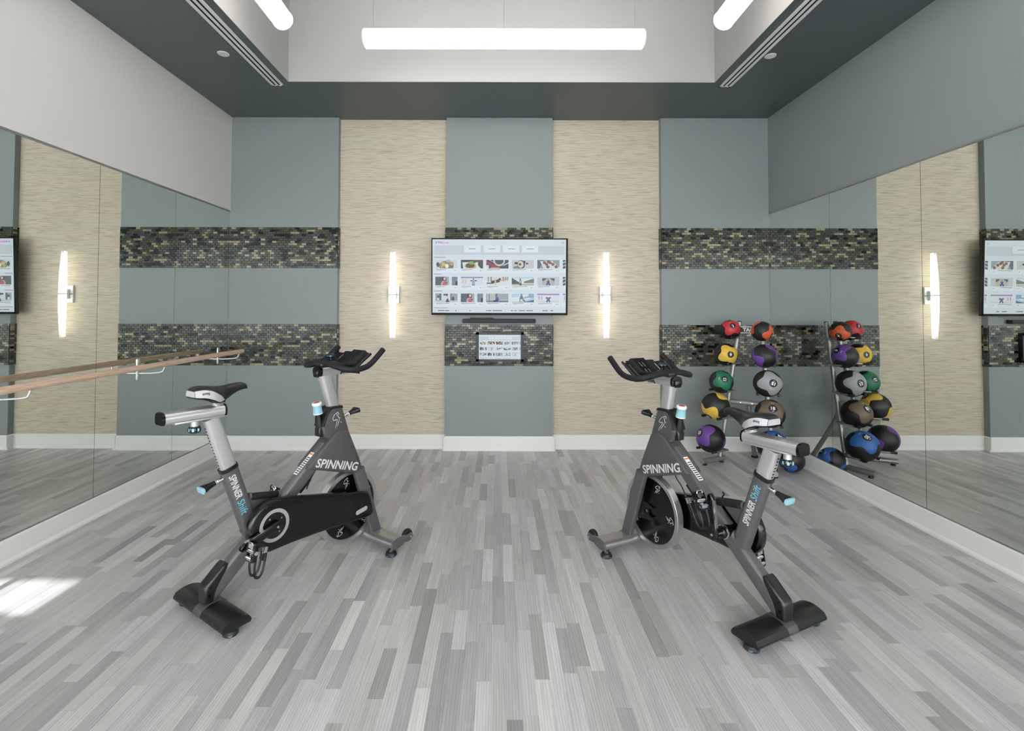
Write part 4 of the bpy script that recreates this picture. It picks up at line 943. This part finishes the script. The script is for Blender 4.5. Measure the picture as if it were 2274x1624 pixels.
# ------------------------------------------------------------------ medicine ball rack
nL, nR = Vector((-.9, -.43, 0)).normalized(), Vector((-.43, -.9, 0)).normalized()
BALLS = {  # name: (centre, diameter)
 'red': ((2.245, 4.832, 1.263), .186), 'orange': ((2.467, 4.668, 1.256), .184), 'yellow': ((2.194, 4.815, 1.028), .211), 'purple8': ((2.461, 4.619, 1.030), .216),
 'green': ((2.138, 4.794, .769), .214), 'grey': ((2.455, 4.560, .788), .240), 'yellow20': ((2.075, 4.772, .541), .254), 'brown': ((2.444, 4.508, .526), .248),
 'purple25': ((2.018, 4.756, .240), .258), 'blue30': ((2.435, 4.452, .255), .262)}
rk = empty('ball_rack', 'silver steel two-column rack holding medicine balls in the mirrored corner', 'ball rack', (2.3, 4.8, 0))
RO_ = Vector((2.3, 4.8, 0))
uprights = []
for nv, tb_, bb in ((nL, 'red', 'purple25'), (nR, 'orange', 'blue30')):
    topc, botc = Vector(BALLS[tb_][0]), Vector(BALLS[bb][0]); t = topc - nv * .118; b0 = botc - nv * .162
    dv = (t - b0) / (t.z - b0.z); p0 = b0 - dv * (b0.z - .045); p1 = t + dv * (1.335 - t.z); uprights.append((p0, p1, dv, nv))
    MB().tube([p0 - RO_, p1 - RO_], .021, 16).obj('upright', rack_m, rk)
    MB().lathe([(.001, 0), (.021, 0), (.019, .008), (.001, .012)], o=p1 - RO_, ax=dv, seg=16).obj('upright_cap', black_pl, rk)
    ft = [Vector((p0.x, p0.y, .040)) - nv * .05, Vector((p0.x, p0.y, .040)) + nv * .235]
    MB().tube([ft[0] - RO_, ft[1] - RO_], .0245, 18).obj('base_tube', rack_m, rk)
    for q in (.2, -.02): MB().lathe([(.001, 0), (.020, 0), (.022, .006), (.016, .02), (.001, .02)], o=Vector((p0.x, p0.y, 0)) + nv * q - RO_, seg=16).obj('rubber_foot', rubber, rk)
(pa0, pa1, da, _), (pb0, pb1, db, _) = uprights
zc = .575; A = pa0 + da * (zc - .045); Bq = pb0 + db * (zc - .045)
cr_ = MB().tube([A - RO_, Bq - RO_], .0225, 16).obj('cross_bar', rack_m, rk)
for k in (.32, .62):
    p = A.lerp(Bq, k) + Vector((-.55, -.7, 0)).normalized() * .020; MB().lathe([(.001, 0), (.010, 0), (.009, .005), (.001, .007)], o=p - RO_, ax=(-.62, -.78, 0), seg=12).obj('bolt', chrome, cr_)
mid = A.lerp(Bq, .5); leg_f = Vector((2.545, 4.981, .015)); o1 = mid - RO_
MB().tube(smoothpath([o1, o1 + Vector((.035, .045, -.012)), o1 + (leg_f - mid) * .30, leg_f - RO_], 6), .0215, 16).obj('rear_leg', rack_m, rk)
MB().lathe([(.001, 0), (.030, 0), (.033, .006), (.026, .018), (.022, .03), (.001, .03)], o=Vector((2.545, 4.981, 0)) - RO_, seg=20).obj('leg_foot', rubber, rk)
zt = 1.262; A2 = pa0 + da * (zt - .045); B2 = pb0 + db * (zt - .045)
tv_ = (B2 - A2).normalized(); nrm = Vector((tv_.y, -tv_.x, 0)).normalized(); nrm = nrm if nrm.y < 0 else -nrm; c = A2.lerp(B2, .5); hl = (B2 - A2).length / 2 - .01; zv = Vector((0, 0, 1))
def plate(name, hx_, hz_, d0, d1, M, par, cc=c):
    mb = MB(); mb.loft([[cc + tv_ * a + zv * b_ + nrm * d - RO_ for a, b_ in ((-hx_, -hz_), (hx_, -hz_), (hx_, hz_), (-hx_, hz_))] for d in (d0, d1)]); return mb.obj(name, M, par, smooth=0)
sg = plate('sign_plate', hl, .034, .0, .008, mat('sign_grey', (190, 188, 184), .5), rk); plate('sign_panel', hl - .008, .023, .008, .010, black_pl, sg)
place_text('sign_lettering', 'TAG', .046, c - tv_ * (hl - .075) + nrm * .0104 - RO_, tv_, zv, white_pl, sg, bold=.002, width=.092)
for nm, (cc, dia) in BALLS.items():
    cc = Vector(cc); left = nm in ('red', 'yellow', 'green', 'yellow20', 'purple25'); nv = nL if left else nR; p0, p1, dv, _ = uprights[0 if left else 1]; lat = Vector((-nv.y, nv.x, 0)); R = dia / 2
    half_w = .60 * R + .012; zz = cc.z - math.sqrt(max((R + .008) ** 2 - half_w ** 2, 0)) + .004; up_ = p0 + dv * (zz - .045); base = Vector((up_.x, up_.y, zz)); off = (cc - base); off.z = 0; depth = off.dot(nv); sidew = off.dot(lat)
    for s in (-1, 1):
        q0 = base + lat * (sidew + s * half_w) + nv * (depth - R * .95); q1 = base + lat * (sidew + s * half_w) + nv * (depth + R * .55)
        pr = MB().tube([q0 - RO_, q1 - RO_], .0085, 10).obj('prong', rack_m, rk)
        e = (q1 - q0).normalized(); MB().lathe([(.001, -.038), (.0115, -.038), (.0125, 0), (.0135, .008), (.010, .014), (.001, .015)], o=q1 - RO_, ax=e, seg=12).obj('prong_tip', rubber, pr)
    qa = base + lat * (sidew - half_w) + nv * (depth - R * .95); qb = base + lat * (sidew + half_w) + nv * (depth - R * .95)
    MB().tube([qa - RO_, qb - RO_], .0085, 10).obj('cradle_bar', rack_m, rk); MB().tube([base - RO_, (qa.lerp(qb, .5) + (qb - qa) * (-.0)) - RO_], .0085, 10).obj('cradle_stem', rack_m, rk)

# ------------------------------------------------------------------ medicine balls
CAMP = Vector((0, 0, 1.46))
def ball(label, cc, dia, rgb, num, dx, dy, tw, rot, show=True):
    cc = Vector(cc); R = dia / 2; o = empty('medicine_ball', label, 'medicine ball', (cc.x, cc.y, cc.z - R), 0, 'medicine balls'); C0 = Vector((0, 0, R))
    mb = MB(); rings = [];
    N = 28; v = [(0, 0, -R)]; f = []
    for i in range(1, N):
        a = math.pi * i / N - math.pi / 2; v += [(R * math.cos(a) * math.cos(2 * math.pi * k / 40), R * math.cos(a) * math.sin(2 * math.pi * k / 40), R * math.sin(a)) for k in range(40)]
    v.append((0, 0, R)); L_ = len(v) - 1
    for k in range(40): f.append((0, 1 + (k + 1) % 40, 1 + k)); f.append((L_, L_ - 40 + k, L_ - 40 + (k + 1) % 40))
    for i in range(N - 2):
        for k in range(40): a = 1 + i * 40 + k; b_ = 1 + i * 40 + (k + 1) % 40; f.append((a, b_, b_ + 40, a + 40))
    mb.add([Vector(p) + C0 for p in v], f); mb.obj('ball_body', rubber, o, smooth=3, fix=False)
    tow = (CAMP - cc).normalized(); rgt = tow.cross(Vector((0, 0, 1))) * -1; rgt.normalize(); upv = tow.cross(rgt); upv = upv if upv.z > 0 else -upv
    ax = (rgt * dx + upv * dy + tow * tw).normalized()
    cm = noise_bump(mat('ball_colour_%d_%d_%d' % rgb, rgb, .48), 420, .35, .001)
    for s in (1, -1):
        n_ = ax * s; e2 = (upv - n_ * upv.dot(n_))
        if e2.length < .2: e2 = (rgt - n_ * rgt.dot(n_))
        e2.normalize(); e1 = e2.cross(n_); rr = math.radians(rot if s > 0 else rot + 50); e1, e2 = e1 * math.cos(rr) + e2 * math.sin(rr), e2 * math.cos(rr) - e1 * math.sin(rr)
        def P(a, th, k): return C0 + (n_ * math.cos(a) + (e1 * math.cos(th) + e2 * math.sin(th)) * math.sin(a)) * (R * k)
        K = 72; mb = MB(); ring = []; amax = lambda th: math.radians(56) * (1 + .20 * math.cos(4 * (th - .55)) + .05 * math.cos(2 * th))
        for q, k in [(i_ / 15, 1.006) for i_ in range(15)] + [(.985, 1.006), (1.0, .998)]:
            ring.append([P(max(amax(2 * math.pi * i / K) * q, .002), 2 * math.pi * i / K, k) for i in range(K)])
        pn = mb.loft(ring, cap=False).obj('colour_panel', cm, o, smooth=3, fix=False)
        nb_ = bmesh.new(); nb_.from_mesh(pn.data); bmesh.ops.recalc_face_normals(nb_, faces=nb_.faces)
        fc_ = max(nb_.faces, key=lambda q: q.calc_area())
        if fc_.normal.dot(fc_.calc_center_median() - C0) < 0: bmesh.ops.reverse_faces(nb_, faces=nb_.faces)
        nb_.to_mesh(pn.data); nb_.free()
        if s > 0 or True:
            mb = MB(); ring = [[P(a, 2 * math.pi * i / 28, k) for i in range(28)] for a, k in ((.003, 1.009), (.10, 1.009), (.20, 1.009), (.285, 1.009), (.295, 1.004))]
            mb.loft(ring, cap=False).obj('number_disc', black_pl, pn, smooth=3)
            def wrap(name, txt, size, bold, cy, M, width=None):
                v, f = text(txt, size, bold, sub=2); cx_ = (max(p[0] for p in v) + min(p[0] for p in v)) / 2; cy_ = (max(p[1] for p in v) + min(p[1] for p in v)) / 2; pts = []
                for a, b_ in v:
                    d_ = n_ + e1 * (a - cx_) + e2 * (b_ - cy_ + cy); d_.normalize(); pts.append(C0 + d_ * (R * 1.0125))
                q = MB(); q.add(pts, f); q.obj(name, M, pn, smooth=0, fix=False)
            wrap('number', num, .33, .012, .03, white_pl); wrap('unit_print', 'LBS', .075, .002, -.17, letter_g); wrap('maker_print', 'TAG', .14, .003, .50, letter_g)
RED, ORG, YEL, PUR, GRN, GRY, BRN, BLU = (186, 44, 48), (204, 84, 44), (216, 178, 70), (104, 62, 148), (34, 112, 78), (148, 150, 152), (104, 88, 70), (44, 96, 168)
b = BALLS
ball('small red and black medicine ball numbered 2 on the top rung', *b['red'], RED, '2', .27, .40, .87, 25)
ball('small orange and black medicine ball on the top rung', *b['orange'], ORG, '4', .86, -.42, .25, 160)
ball('yellow and black medicine ball numbered 6, upside down below the red ball', *b['yellow'], YEL, '6', .40, .0, .9, 178)
ball('purple and black medicine ball below the orange ball', *b['purple8'], PUR, '8', .80, .52, -.22, 100)
ball('green and black medicine ball numbered 12 on the rack', *b['green'], GRN, '12', .30, .23, .92, 82)
ball('light grey and black medicine ball numbered 15 on the rack', *b['grey'], GRY, '15', .38, .04, .92, 158)
ball('large yellow and black medicine ball between the green and purple balls', *b['yellow20'], YEL, '20', .50, .78, -.28, 120)
ball('brown and black medicine ball numbered 18 behind the saddle', *b['brown'], BRN, '18', .20, .36, .9, -4)
ball('large purple and black medicine ball numbered 25 on the lowest rung', *b['purple25'], PUR, '25', -.75, .32, .56, 8)
ball('large blue and black medicine ball on the lowest rung', *b['blue30'], BLU, '30', .42, .62, .66, -30)
ball('dark blue and black medicine ball lying on the floor by the mirror', (2.650, 4.54, .108), .216, BLU, '4', -.55, -.72, .35, 40)
